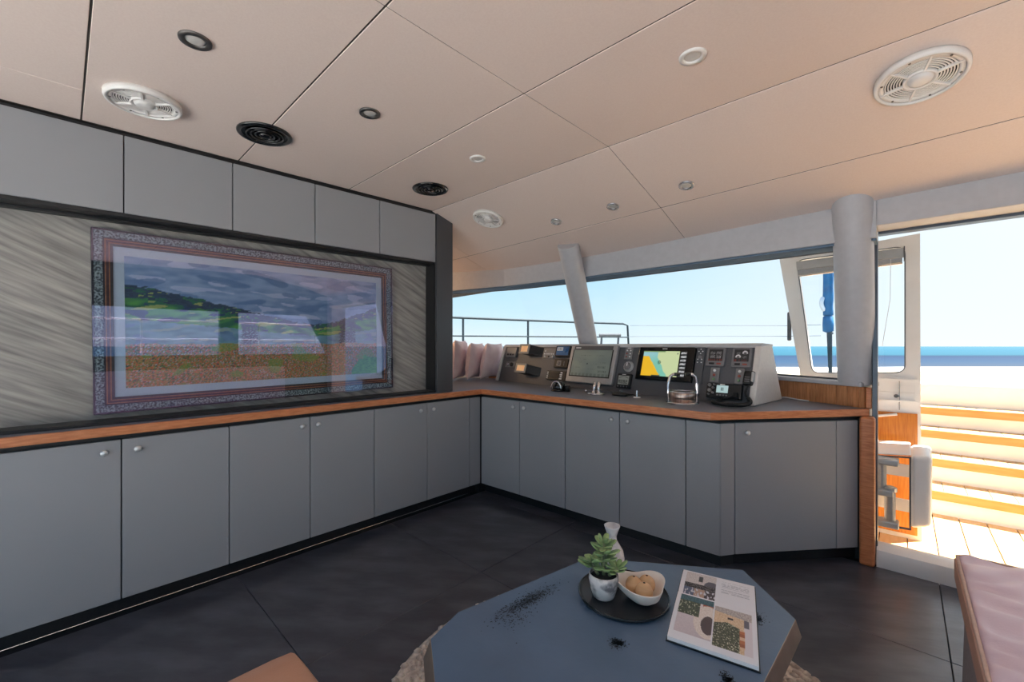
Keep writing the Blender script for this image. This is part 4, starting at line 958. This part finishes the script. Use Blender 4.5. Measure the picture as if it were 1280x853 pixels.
# tray
ty = thing('tray', 'thin round black tray on the coffee table holding pot and bowl', 'tray', (-0.598, 1.115, ZT))
MB().lathe([(0.0, 0.0015), (0.118, 0.0015), (0.125, 0.005), (0.128, 0.011), (0.126, 0.013), (0.122, 0.010), (0.116, 0.007), (0, 0.007)], (-0.598, 1.115, ZT), 56).build('plate', 'tray_black', ty, smooth=True)
MB().lathe([(0.1255, 0.012), (0.1285, 0.0135), (0.1285, 0.015), (0.1255, 0.0155)], (-0.598, 1.115, ZT), 56, closed=True).build('rim', 'black_gloss', ty, smooth=True)
ZR = ZT + 0.0075
# potted succulent
px_, py_ = -0.634, 1.068
SH = lambda c: 0.062 + (c - 0.073) * 0.86
sp = thing('potted_succulent', 'small green succulent in a mottled grey and white pot on the tray', 'plant', (px_, py_, ZR))
MB().lathe([(0.026, 0.0), (0.030, 0.003), (0.038, 0.026), (0.0425, 0.050), (0.0415, 0.065), (0.039, 0.068), (0.037, 0.065), (0.037, 0.054), (0, 0.054)], (px_, py_, ZR), 32).build('pot', 'pot_stone', sp, smooth=True)
MB().lathe([(0.0368, 0.0545), (0.0368, 0.058), (0.02, 0.061), (0, 0.062)], (px_, py_, ZR), 20).build('soil', 'soil', sp, smooth=True)
st_ = MB()
stems = [[(0, 0, .073), (.002, -.002, .11), (.0, .004, .15), (-.002, .004, .178)], [(-.012, -.01, .073), (-.024, -.016, .098), (-.03, -.016, .112)], [(.014, .006, .073), (.028, .012, .094), (.036, .016, .104)]]
for s_l in stems: st_.tube([(px_ + a, py_ + b_, ZR + SH(c)) for a, b_, c in s_l], [0.005] * (len(s_l) - 1) + [0.003], 8)
st_.build('stem', 'stem_green', sp, smooth=True)
def leaf_mesh():
    L = 12; rings = []; m = 8
    b = MB(); vs = []; fs = []
    for i in range(L + 1):
        t = i / L; w = 0.0125 * (math.sin(math.pi * min(1, t * 0.86 + 0.06)) ** 0.8) * (0.55 + 0.6 * t) if 0 < i < L else 0.0012
        th = w * 0.33 + 0.0004; zc_ = 0.010 * t * t - 0.002
        for k in range(m):
            a = 2 * math.pi * k / m; vs.append((w * math.cos(a), t * 0.045, zc_ + th * math.sin(a) + 0.28 * w * math.cos(a) ** 2))
    for i in range(L):
        for k in range(m): fs.append((i * m + k, i * m + (k + 1) % m, (i + 1) * m + (k + 1) % m, (i + 1) * m + k))
    fs += [tuple(range(m)), tuple(L * m + k for k in range(m))]
    return b.add(vs, fs)
lf0 = leaf_mesh().build('leaf', 'leaf_green', sp, smooth=True, local=True)
first = True
def leaf(base, az, el, s):
    global first
    o = lf0 if first else lf0.copy()
    if not first: COL.objects.link(o)
    first = False
    o.location = Vector(base); o.rotation_euler = (el, 0, az); o.scale = (s, s, s)
for cx_, cy_, cz_, n_, s in [(-.002, .004, .178, 5, .72), (-.001, .004, .165, 6, .92), (0, .003, .145, 6, 1.0), (.001, .0, .122, 6, 1.0), (-.03, -.016, .112, 6, .85), (-.028, -.016, .098, 5, .95), (.036, .016, .104, 6, .8), (.031, .013, .092, 5, .85), (.001, -.002, .095, 5, .9)]:
    k0 = random.uniform(0, 6)
    for k in range(n_):
        leaf((cx_, cy_, SH(cz_)), k0 + 2 * math.pi * k / n_ + random.uniform(-.25, .25), random.uniform(-0.15, 0.45) + (0.35 if s < .8 and cz_ > .17 else 0), s * random.uniform(.85, 1.12))
# vase
vx, vy = -0.668, 1.176
va = MB().lathe([(0.025, 0.0), (0.032, 0.004), (0.037, 0.03), (0.038, 0.06), (0.034, 0.083), (0.023, 0.102), (0.015, 0.115), (0.0135, 0.128), (0.018, 0.143), (0.023, 0.156), (0.0245, 0.161), (0.0215, 0.160), (0.015, 0.144), (0.011, 0.128), (0.0, 0.124)], (vx, vy, ZR), 32).build('vase', 'vase_stone', smooth=True)
tag(va, 'slim white stone bottle vase with flared neck, standing behind the succulent', 'vase')
# organic bowl
bx, by = -0.548, 1.128
def lobe(a): return 0.0675 + 0.0095 * math.cos(3 * (a + R(47))) + 0.004 * math.cos(a + R(47))
bw = MB(); n_ = 60; prof = [(0.0, 0.0), (0.50, 0.0), (0.72, 0.010), (0.90, 0.028), (1.0, 0.046), (1.02, 0.049), (0.985, 0.0495), (0.93, 0.044), (0.80, 0.024), (0.62, 0.011), (0.40, 0.006), (0.0, 0.005)]
vs = []; fs = []
for r_, h_ in prof:
    for k in range(n_):
        a = 2 * math.pi * k / n_; q = r_ * (0.045 + (lobe(a) - 0.045) * min(1, h_ / 0.03 + 0.25))
        vs.append((bx + q * math.cos(a), by + q * math.sin(a), ZR + h_ * 1.05 + (0.003 * math.cos(3 * (a + R(47))) if h_ > .03 else 0)))
for i in range(len(prof) - 1):
    for k in range(n_): fs.append((i * n_ + k, i * n_ + (k + 1) % n_, (i + 1) * n_ + (k + 1) % n_, (i + 1) * n_ + k))
tag(bw.add(vs, fs).build('bowl', 'bowl_cream', smooth=True), 'cream wavy-rimmed ceramic bowl with three lobes on the tray', 'bowl')
for (dx, dy, dz), lb in zip([(-0.022, 0.000, 0), (0.003, 0.030, 0.0), (0.016, -0.014, 0.002)], ['tan wooden ball in the cream bowl, the left one beside the succulent', 'tan wooden ball in the cream bowl, the rear one', 'tan wooden ball in the cream bowl, front one with a stalk mark']):
    r_ = 0.0235; c0 = (bx + dx, by + dy, ZR + 0.008 + r_ + dz)
    o = MB().lathe([(r_ * math.sin(math.pi * k / 14), -r_ * math.cos(math.pi * k / 14) * (1.0 if k < 7 else 1.08)) for k in range(15)], c0, 24).build('wooden_ball', 'ball_wood', smooth=True)
    tag(o, lb, 'ball', 'wooden balls in the bowl')
    MB().lathe([(0.0035, 0), (0.002, 0.0012), (0, 0.0015)], (c0[0], c0[1], c0[2] + r_ * 1.07), 8).build('stalk_mark', 'soil', o)
# open book
bk = thing('open_book', 'open picture book with interior photographs lying on the coffee table', 'book', (-0.37, 1.19, ZT))
q00, q10, q11, q01 = [Vector((x, y, ZT)) for x, y in [(-0.520, 1.372), (-0.328, 1.420), (-0.236, 1.062), (-0.428, 1.022)]]
def BP(u, v, z=0.0):                                 # u across, v from far edge (0) to near edge (1)
    return (q00.lerp(q10, u)).lerp(q01.lerp(q11, u), v) + Vector((0, 0, z))
MB().hull8([BP(-.015, -.008, .0008), BP(1.015, -.008, .0008), BP(1.015, 1.008, .0008), BP(-.015, 1.008, .0008)], [BP(-.015, -.008, .004), BP(1.015, -.008, .004), BP(1.015, 1.008, .004), BP(-.015, 1.008, .004)]).build('cover', 'black_plastic', bk)
SPN = 0.40
def pz(v):
    if v < SPN: t = v / SPN; return 0.0075 + 0.004 * math.sin(math.pi * t) ** 0.8 - 0.002 * (t > .999)
    t = (v - SPN) / (1 - SPN); return 0.0080 + 0.0065 * math.sin(math.pi * min(1, 0.12 + 0.62 * t)) ** 0.7
for nm, v0, v1 in [('page_block', 0.0, SPN - .001), ('page_block', SPN + .001, 1.0)]:
    b = MB(); K = 12; vs = []; fs = []
    for i in range(K + 1):
        v = v0 + (v1 - v0) * i / K
        vs += [BP(0, v, .0042), BP(1, v, .0042), BP(1, v, pz(v)), BP(0, v, pz(v))]
    for i in range(K):
        for k in range(4): fs.append((i * 4 + k, i * 4 + (k + 1) % 4, i * 4 + 4 + (k + 1) % 4, i * 4 + 4 + k))
    fs += [(0, 1, 2, 3), (K * 4 + 3, K * 4 + 2, K * 4 + 1, K * 4)]
    b.add(vs, fs).build(nm, 'paper', bk)
def photo_a(u, v):                                   # cabin with dark floor and pale seats (generic interior picture)
    n1 = N(u * 30, v * 30, 2)
    if v > 0.84: return lerp(srgb(36, 70, 84), srgb(80, 120, 126), clamp(n1 + .5))
    if u < 0.62 and v > 0.46: 
        c = lerp(srgb(38, 44, 34), srgb(92, 100, 74), clamp(n1 + .5)); return srgb(222, 220, 190) if N(u * 40, v * 22, 5) > 0.42 else c
    if math.hypot((u - .90) * 1.1, v - .33) < .22: return srgb(88, 72, 72)
    if math.hypot((u - .88), v - .42) < .40: return lerp(srgb(214, 200, 190), srgb(236, 226, 220), clamp(n1 + .5))
    if u > .7 and v > .66: return srgb(170, 88, 58)
    return lerp(srgb(196, 184, 190), srgb(226, 216, 218), clamp(v + .3 * n1))
def photo_b(u, v):
    n1 = N(u * 34, v * 34, 7)
    if v > 0.86 - 0.2 * u * .4: return lerp(srgb(150, 140, 140), srgb(206, 196, 190), clamp(n1 + .5))
    if v < 0.62 - 0.25 * abs(u - .35) and u < .68: 
        c = lerp(srgb(44, 50, 38), srgb(104, 106, 82), clamp(n1 + .5)); return srgb(226, 222, 196) if N(u * 46, v * 40, 3) > 0.36 else c
    if u > .62 and .1 < v < .52 and u < .80: return [srgb(190, 116, 76), srgb(222, 190, 160), srgb(164, 96, 66)][int(v * 14) % 3]
    if u > .78: return srgb(96, 92, 104) if (v > .60 and u < .92) else srgb(216, 208, 214)
    if .36 < u < .5 and .70 < v < .76: return srgb(60, 50, 44)
    return lerp(srgb(204, 170, 132), srgb(230, 206, 176), clamp(n1 + .5))
def photo_c(u, v):
    n1 = N(u * 26, v * 26, 11)
    if v < .28: return [srgb(90, 100, 124), srgb(180, 150, 132), srgb(70, 60, 64)][int(u * 3) % 3] if N(u * 20, v * 10) > -.2 else srgb(206, 206, 214)
    if v < .48: return srgb(40, 36, 38) if n1 > -0.15 else srgb(120, 112, 112)
    if math.hypot((u - .86), v - .46) < .24: return srgb(96, 92, 104)
    if abs(u - .5) < .06 and .6 < v < .86: return srgb(70, 66, 66)
    return lerp(srgb(190, 182, 182), srgb(222, 214, 212), clamp(n1 + .5))
def page(u, v):                                       # v: 0 = far edge
    W_ = srgb(228, 228, 234)
    if v < SPN:
        t = v / SPN
        if .06 < u < .49 and .05 < t < .97: return photo_c((u - .06) / .43, 1 - (t - .05) / .92)
        if .56 < u < .93 and .16 < t < .62:
            r = (t * 20) % 1
            return srgb(176, 178, 188) if (r < .42 and N(u * 60, int(t * 20) * 3.1) > -.25 and not (int(t * 20) % 5 == 4)) else W_
        return W_
    t = (v - SPN) / (1 - SPN)
    if .05 < u < .485 and .03 < t < .86: return photo_a((u - .05) / .435, 1 - (t - .03) / .83)
    if .505 < u < .95 and .10 < t < .90: return photo_b((u - .505) / .445, 1 - (t - .10) / .80)
    return W_
o = print_panel('printed_page', BP(0, 0, 0), BP(1, 0) - BP(0, 0), Vector((0, 0, 0)), 120, 200, lambda s, t: page(s, t), 'page_print', bk, lift=lambda s, t: BP(s, t, pz(t) + .0004) - BP(s, 0, 0))
o['label'] = 'pages printed with pictures of boat interiors and a column of text'
# ottoman
ot = thing('ottoman', 'tan orange leather ottoman cut by the bottom edge of the picture', 'ottoman', (-0.83, 0.13, 0))
def rbox(x0, x1, y0, y1, z0, z1, r, puff=0.0, n=10, wr=None):
    """soft cushion: rounded box with a slightly puffed, optionally wrinkled top"""
    b = MB(); cx_, cy_, cz_ = (x0 + x1) / 2, (y0 + y1) / 2, (z0 + z1) / 2; hx, hy, hz = (x1 - x0) / 2, (y1 - y0) / 2, (z1 - z0) / 2
    def sq(d):
        d = Vector(d); m = max(abs(d.x), abs(d.y), abs(d.z)); q = Vector((d.x / m * hx, d.y / m * hy, d.z / m * hz))
        c = Vector((max(-hx + r, min(hx - r, q.x)), max(-hy + r, min(hy - r, q.y)), max(-hz + r, min(hz - r, q.z))))
        e = q - c
        if e.length > 1e-9: q = c + e.normalized() * min(r, e.length)
        if q.z > 0: 
            fx_, fy_ = 1 - (q.x / hx) ** 2, 1 - (q.y / hy) ** 2; q.z += puff * max(0, fx_) ** .5 * max(0, fy_) ** .5
            if wr and q.z > hz * 0.5: q.z += wr(cx_ + q.x, cy_ + q.y) * max(0, min(1, (hx - abs(q.x)) / 0.03)) * max(0, min(1, (hy - abs(q.y)) / 0.02))
        return Vector((cx_, cy_, cz_)) + q
    ax = [((1, 0, 0), (0, 1, 0), (0, 0, 1)), ((-1, 0, 0), (0, 0, 1), (0, 1, 0)), ((0, 1, 0), (0, 0, 1), (1, 0, 0)), ((0, -1, 0), (1, 0, 0), (0, 0, 1)), ((0, 0, 1), (1, 0, 0), (0, 1, 0)), ((0, 0, -1), (0, 1, 0), (1, 0, 0))]
    def warp(t, h):                                   # more samples near the rounded edges
        s = t * 2 - 1; k = 1 - r / h
        return s
    for a, u, v in ax:
        a, u, v = Vector(a), Vector(u), Vector(v)
        fine = n if abs(a.z) < .5 else n * (9 if wr and a.z > 0 else 1)
        b.grid(lambda s, t: sq(a + u * math.sin((s - .5) * math.pi) + v * math.sin((t - .5) * math.pi)), fine, fine)
    return b
oc = rbox(-1.092, -0.50, -0.2, 0.392, 0.25, 0.42, 0.030, 0.010).build('cushion', 'ottoman_leather', ot, smooth=True)
MB().box(-1.06, -0.53, -0.17, 0.36, 0.03, 0.252).build('base', 'sofa_side', ot, bevel=0.01)
for fx_ in (-1.03, -0.56):
    for fy_ in (-0.14, 0.33): MB().lathe([(0.018, 0), (0.02, 0.031)], (fx_, fy_, 0), 12).build('foot', 'black_plastic', ot)
# sofa
so = thing('sofa', 'mauve leather sofa seat with tan piped side at the right edge', 'sofa', (0.6, 1.2, 0))
def wrinkle(x, y): return 0.011 * math.sin(y * 62 + 7 * N(x * 5, y * 3, 2) + 3 * N(x * 9, y * 9)) * (0.4 + 0.6 * clamp(0.5 + N(x * 6, y * 9, 7)))
rbox(0.130, 0.95, 0.2, 2.065, 0.365, 0.452, 0.022, 0.012, 14, wrinkle).build('seat_cushion', 'sofa_leather', so, smooth=True)
MB().hull8([(0.140, 0.25, 0.015), (0.95, 0.25, 0.015), (0.95, 2.03, 0.015), (0.140, 2.03, 0.015)], [(0.15, 0.25, 0.366), (0.95, 0.25, 0.366), (0.95, 2.04, 0.366), (0.15, 2.04, 0.366)]).build('base', 'sofa_base', so, bevel=0.008)
MB().box(0.124, 0.1315, 0.22, 2.045, 0.372, 0.440).build('side_band', 'sofa_side', so, bevel=0.003)
MB().tube([(0.131, 0.22, 0.447), (0.131, 2.045, 0.447), (0.15, 2.062, 0.447), (0.93, 2.062, 0.447)], 0.0045, 8).build('piping', 'stitch', so, smooth=True)
rbox(0.95, 1.18, 0.2, 2.05, 0.02, 0.88, 0.04, 0.0, 8).build('backrest', 'sofa_leather', so, smooth=True)

# ================================================================== OUTSIDE THINGS
# white bulkhead with window, teak panel
bh = thing('outer_bulkhead', 'white upright bulkhead frame with rounded window outside the doorway', 'bulkhead', (-0.25, 3.64, -0.05))
FY = 3.60
def rrect(pts, r, n=6):                                # rounded polygon
    o = []
    for i in range(len(pts)):
        p = Vector(pts[i]); a = (Vector(pts[i - 1]) - p).normalized(); c = (Vector(pts[(i + 1) % len(pts)]) - p).normalized()
        for k in range(n + 1):
            t = k / n; o.append((p + a * r) * (1 - t) ** 2 + p * 2 * t * (1 - t) + (p + c * r) * t * t)
    return o
hole = rrect([(-0.562, 1.768), (-0.470, 0.962), (0.006, 0.985), (0.006, 1.776)], 0.05)
ctr = Vector((-0.25, 1.35)); OUT = [(-0.668, 1.790), (-0.528, 0.86), (0.076, 0.86), (0.074, 1.845)]
def ray_to(poly, d):
    best = None
    for i in range(len(poly)):
        a, c = Vector(poly[i]), Vector(poly[(i + 1) % len(poly)]); e = c - a; den = d.x * e.y - d.y * e.x
        if abs(den) < 1e-9: continue
        t = ((a.x - ctr.x) * e.y - (a.y - ctr.y) * e.x) / den; s = ((a.x - ctr.x) * d.y - (a.y - ctr.y) * d.x) / den
        if t > 0 and -1e-6 <= s <= 1 + 1e-6 and (best is None or t < best): best = t
    return ctr + d * best
angs = sorted([math.atan2(p.y - ctr.y, p.x - ctr.x) for p in hole] + [math.atan2(p[1] - ctr.y, p[0] - ctr.x) for p in OUT])
hp = [ray_to([tuple(p) for p in hole], Vector((math.cos(a), math.sin(a)))) for a in angs]; op = [ray_to(OUT, Vector((math.cos(a), math.sin(a)))) for a in angs]
MB().ring([(p.x, FY, p.y) for p in op], [(p.x, FY, p.y) for p in hp], (0, 0.07, 0)).build('window_frame', 'white_gel', bh)
MB().ext([(-0.528, FY, 0.859), (0.076, FY, 0.859), (0.082, FY, -0.05), (-0.40, FY, -0.05)], (0, 0.07, 0)).build('lower_panel', 'white_gel', bh)
MB().add([(p.x, FY + 0.04, p.y) for p in hp], [tuple(range(len(hp)))]).build('pane', 'window_glass', bh)
MB().tube([(p.x, FY - 0.001, p.y) for p in hp] + [(hp[0].x, FY - 0.001, hp[0].y)], 0.0035, 6, cap=False).build('gasket', 'gasket', bh)
MB().box(-0.33, 0.062, FY - 0.012, FY - 0.001, -0.02, 0.732).build('teak_panel', 'panel_teak', bh, bevel=0.002)
b = MB(); b.ring([(-0.36, FY, .80), (0.06, FY, .80), (0.06, FY, .945), (-0.36, FY, .945)], [(-0.35, FY, .81), (0.05, FY, .81), (0.05, FY, .935), (-0.35, FY, .935)], (0, -0.012, 0)); b.build('ledge_frame', 'white_gel', bh)
MB().tube([(-0.02, FY - .006, 0.93), (-0.02, FY - .006, 0.75)], 0.003, 6).build('cord', 'steel', bh)
MB().lathe([(0.012, 0), (0.010, 0.012), (0, 0.014)], (-0.035, FY, 0.835), 10, ax=(0, -1, 0)).build('button', 'gasket', bh)
MB().tube([(-0.13, FY - .02, 0.700), (-0.03, FY - .02, 0.722)], 0.008, 8).build('grab_bar', 'white_mark', bh)
MB().box(-0.625, -0.600, FY + 0.02, FY + 0.05, 1.19, 1.40).build('grab_handle', 'gasket', bh, bevel=0.01)
# roller blind on that window
rb = thing('roller_blind', 'half-rolled grey roller blind at the top of the bulkhead window', 'blind', (-0.28, 3.58, 1.70))
MB().hull8([(-0.556, 3.56, 1.690), (0.002, 3.56, 1.704), (0.002, 3.595, 1.704), (-0.556, 3.595, 1.690)], [(-0.560, 3.56, 1.752), (0.002, 3.56, 1.765), (0.002, 3.595, 1.765), (-0.560, 3.595, 1.752)]).build('headbox', 'silver_bezel', rb, bevel=0.004)
MB().hull8([(-0.548, 3.575, 1.652), (-0.006, 3.575, 1.672), (-0.006, 3.582, 1.672), (-0.548, 3.582, 1.652)], [(-0.552, 3.575, 1.690), (-0.006, 3.575, 1.704), (-0.006, 3.582, 1.704), (-0.552, 3.582, 1.690)]).build('fabric', 'blind_fabric', rb)
MB().tube([(-0.548, 3.578, 1.650), (-0.006, 3.578, 1.670)], 0.007, 8).build('bottom_bar', 'steel', rb)
MB().tube([(-0.06, 3.57, 1.70), (-0.062, 3.572, 1.45), (-0.10, 3.575, 1.15)], 0.0015, 5).build('pull_cord', 'white_mark', rb)
MB().box(0.0, 0.006, 3.555, 3.597, 1.68, 1.77).build('end_bracket', 'gasket', rb)
# furled sail
fsl = thing('furled_sail', 'blue furled sail with a white band standing on the foredeck, seen through the window', 'sail', (-0.84, 8.0, 0.55))
zz = [1.62 + 0.05 * k for k in range(24)]
MB().tube([(-0.845 + 0.012 * N(z * 3, 1), 8.0, z) for z in zz], [0.066 + 0.014 * N(z * 6, 4) for z in zz], 12).build('sail', 'sail_blue', fsl, smooth=True)
MB().tube([(-0.845 + 0.075 * math.cos(2.2 + 1.6 * k / 12), 8.0 - 0.075 * math.sin(0.4 + 2.2 * k / 12), 1.70 + 0.016 * k) for k in range(13)], 0.028, 8).build('white_band', 'sail_white', fsl, smooth=True)
MB().lathe([(0.03, 0.0), (0.068, 0.02), (0.072, 0.12), (0.066, 0.24), (0.03, 0.27)], (-0.845, 8.0, 1.36), 16).build('furler', 'sail_blue', fsl, smooth=True)
MB().tube([(-0.83, 8.0, 1.37), (-0.815, 8.0, 0.55)], [0.035, 0.022], 10).build('stay', 'rail_grey', fsl)
MB().lathe([(0.02, 0), (0.02, 0.03), (0.0, 0.035)], (-0.80, 7.99, 1.33), 8).build('shackle', 'gasket', fsl)
# bow rail
rl = thing('bow_rail', 'grey metal guard rail with two bars along the foredeck beyond the window', 'rail', (-5.2, 6.3, 0.55))
ra = [(-6.25, 2.7, 1.65), (-5.72, 4.63, 1.65), (-4.99, 7.31, 1.65), (-4.56, 8.50, 1.65), (-4.50, 8.60, 1.61), (-4.47, 8.65, 0.60)]
MB().tube(ra, 0.022, 8).build('top_bar', 'rail_grey', rl, smooth=True)
MB().tube([(-6.25, 2.7, 1.33), (-5.72, 4.63, 1.33), (-4.99, 7.31, 1.345), (-4.48, 8.62, 1.35)], 0.014, 8).build('lower_bar', 'rail_grey', rl, smooth=True)
for px2, py2 in [(-5.67, 4.82), (-5.31, 6.15), (-4.95, 7.40)]: MB().tube([(px2, py2, 0.55), (px2, py2, 1.64)], 0.02, 8).build('post', 'rail_grey', rl)
for z0_, z_ in ((1.61, 1.48), (1.364, 1.31)): MB().tube([(-4.47, 8.65, z0_), (-1.39, 7.96, z_), (-0.93, 7.96, z_)], 0.004, 5).build('lifeline', 'steel', rl)
bn = thing('deck_bench', 'small dark tubular bench on the foredeck right of the slanted column', 'bench', (-4.1, 7.1, 0.55))
MB().tube([(-4.24, 6.98, 1.36), (-3.94, 7.26, 1.36)], 0.03, 8).build('seat_bar', 'gasket', bn)
for a_ in (0.12, 0.9): MB().tube([(-4.24 + .3 * a_, 6.98 + .28 * a_, 1.35), (-4.28 + .3 * a_, 6.95 + .28 * a_, 0.55)], 0.02, 8).build('leg', 'gasket', bn)
# starboard side rail, seen mirrored in the painting's glass
sr = thing('side_rail', 'white metal guard rail along the starboard side deck, mirrored in the painting glass', 'rail', (2.6, 0, -0.05))
for z_ in (1.52, 1.25): MB().tube([(2.6, -3.0, z_), (2.6, 3.2, z_)], 0.014, 8).build('bar', 'white_mark', sr)
for y_ in (-2.4, -0.8, 0.75, 2.2, 3.1): MB().tube([(2.6, y_, -0.05), (2.6, y_, 1.53)], 0.014, 8).build('post', 'white_mark', sr)
# white locker on swing-arm hinges just outside the door
lk = thing('swing_locker', 'white rounded box on grey metal swing hinges just outside the doorway', 'locker', (0.0, 3.3, 0.15))
b = MB(); b.hull8([(0.026, 3.15, .155), (0.108, 3.15, .185), (0.115, 3.42, .185), (0.03, 3.42, .155)], [(0.026, 3.15, .552), (0.112, 3.15, .562), (0.118, 3.44, .575), (0.03, 3.44, .57)])
b.build('body', 'white_gel', lk, bevel=0.022, seg=4)
MB().hull8([(-0.125, 3.15, .535), (0.03, 3.15, .552), (0.03, 3.44, .57), (-0.125, 3.44, .56)], [(-0.125, 3.15, .546), (0.03, 3.15, .562), (0.03, 3.44, .58), (-0.125, 3.44, .57)]).build('lid', 'white_gel', lk, bevel=0.005)
MB().ring([(-0.124, 3.152, .140), (0.030, 3.152, .150), (0.030, 3.152, .548), (-0.124, 3.152, .533)], [(-0.124 + .001, 3.152, .148), (0.022, 3.152, .158), (0.022, 3.152, .540), (-0.123, 3.152, .526)], (0, -0.012, 0)).build('edge_frame', 'gasket', lk)
for z_, x1_ in ((0.515, -0.018), (0.345, -0.040), (0.175, -0.018)):
    MB().box(-0.124, x1_, 3.07, 3.15, z_ - .018, z_ + .018).build('hinge_arm', 'silver_bezel', lk, bevel=0.008, seg=3)
for x_, z0_, z1_ in ((-0.092, 0.36, 0.50), (-0.055, 0.19, 0.345)):
    MB().tube([(x_, 3.11, z0_), (x_, 3.11, z1_)], 0.024, 14).build('hinge_pin', 'silver_bezel', lk, smooth=False)
    MB().lathe([(0.030, 0), (0.030, 0.02), (0.016, 0.027)], (x_, 3.11, z1_ + .008), 14).build('hinge_cap', 'silver_bezel', lk)
MB().box(-0.124, 0.024, 3.30, 3.31, 0.40, 0.47).build('inner_shelf', 'white_gel', lk)
MB().box(-0.124, 0.024, 3.30, 3.31, 0.20, 0.27).build('inner_shelf', 'white_gel', lk)

# small warm wall lamp on the hidden side of the niche bulkhead: lights the corner above the pillows
wl = thing('wall_lamp', 'small round warm wall lamp behind the dark niche post', 'lamp', (-3.8, 1.995, 1.62))
MB().lathe([(0.05, 0.0), (0.05, 0.012), (0.02, 0.02), (0, 0.02)], (-3.8, 1.991, 1.62), 20, ax=(0, 1, 0)).build('base', 'white_plastic', wl)
mat('warm_globe', (1.0, 0.74, 0.45), 0.4, col2=(1.0, 0.76, 0.48), scale=10, emit=6.0)
MB().lathe([(0.045 * math.sin(math.pi * k / 10), -0.045 * math.cos(math.pi * k / 10)) for k in range(11)], (-3.8, 2.056, 1.62), 18).build('globe', 'warm_globe', wl, smooth=True)
ld = bpy.data.lights.new('lamp_light', 'POINT'); ld.energy = 8; ld.color = (1.0, 0.72, 0.42); ld.shadow_soft_size = 0.05
lo = bpy.data.objects.new('lamp_light', ld); COL.objects.link(lo); lo.parent = wl; lo.location = (0, 0.14, 0)

tag(MB().tube([(-0.645, 3.205, 0.82), (-0.59, 3.165, 0.82), (-0.55, 3.155, 0.824), (-0.47, 3.100, 0.82), (-0.42, 3.072, 0.82)], 0.004, 6).build('cable', 'white_mark', smooth=True), 'thin white cable lying on the worktop along the wooden strips under the window', 'cable')
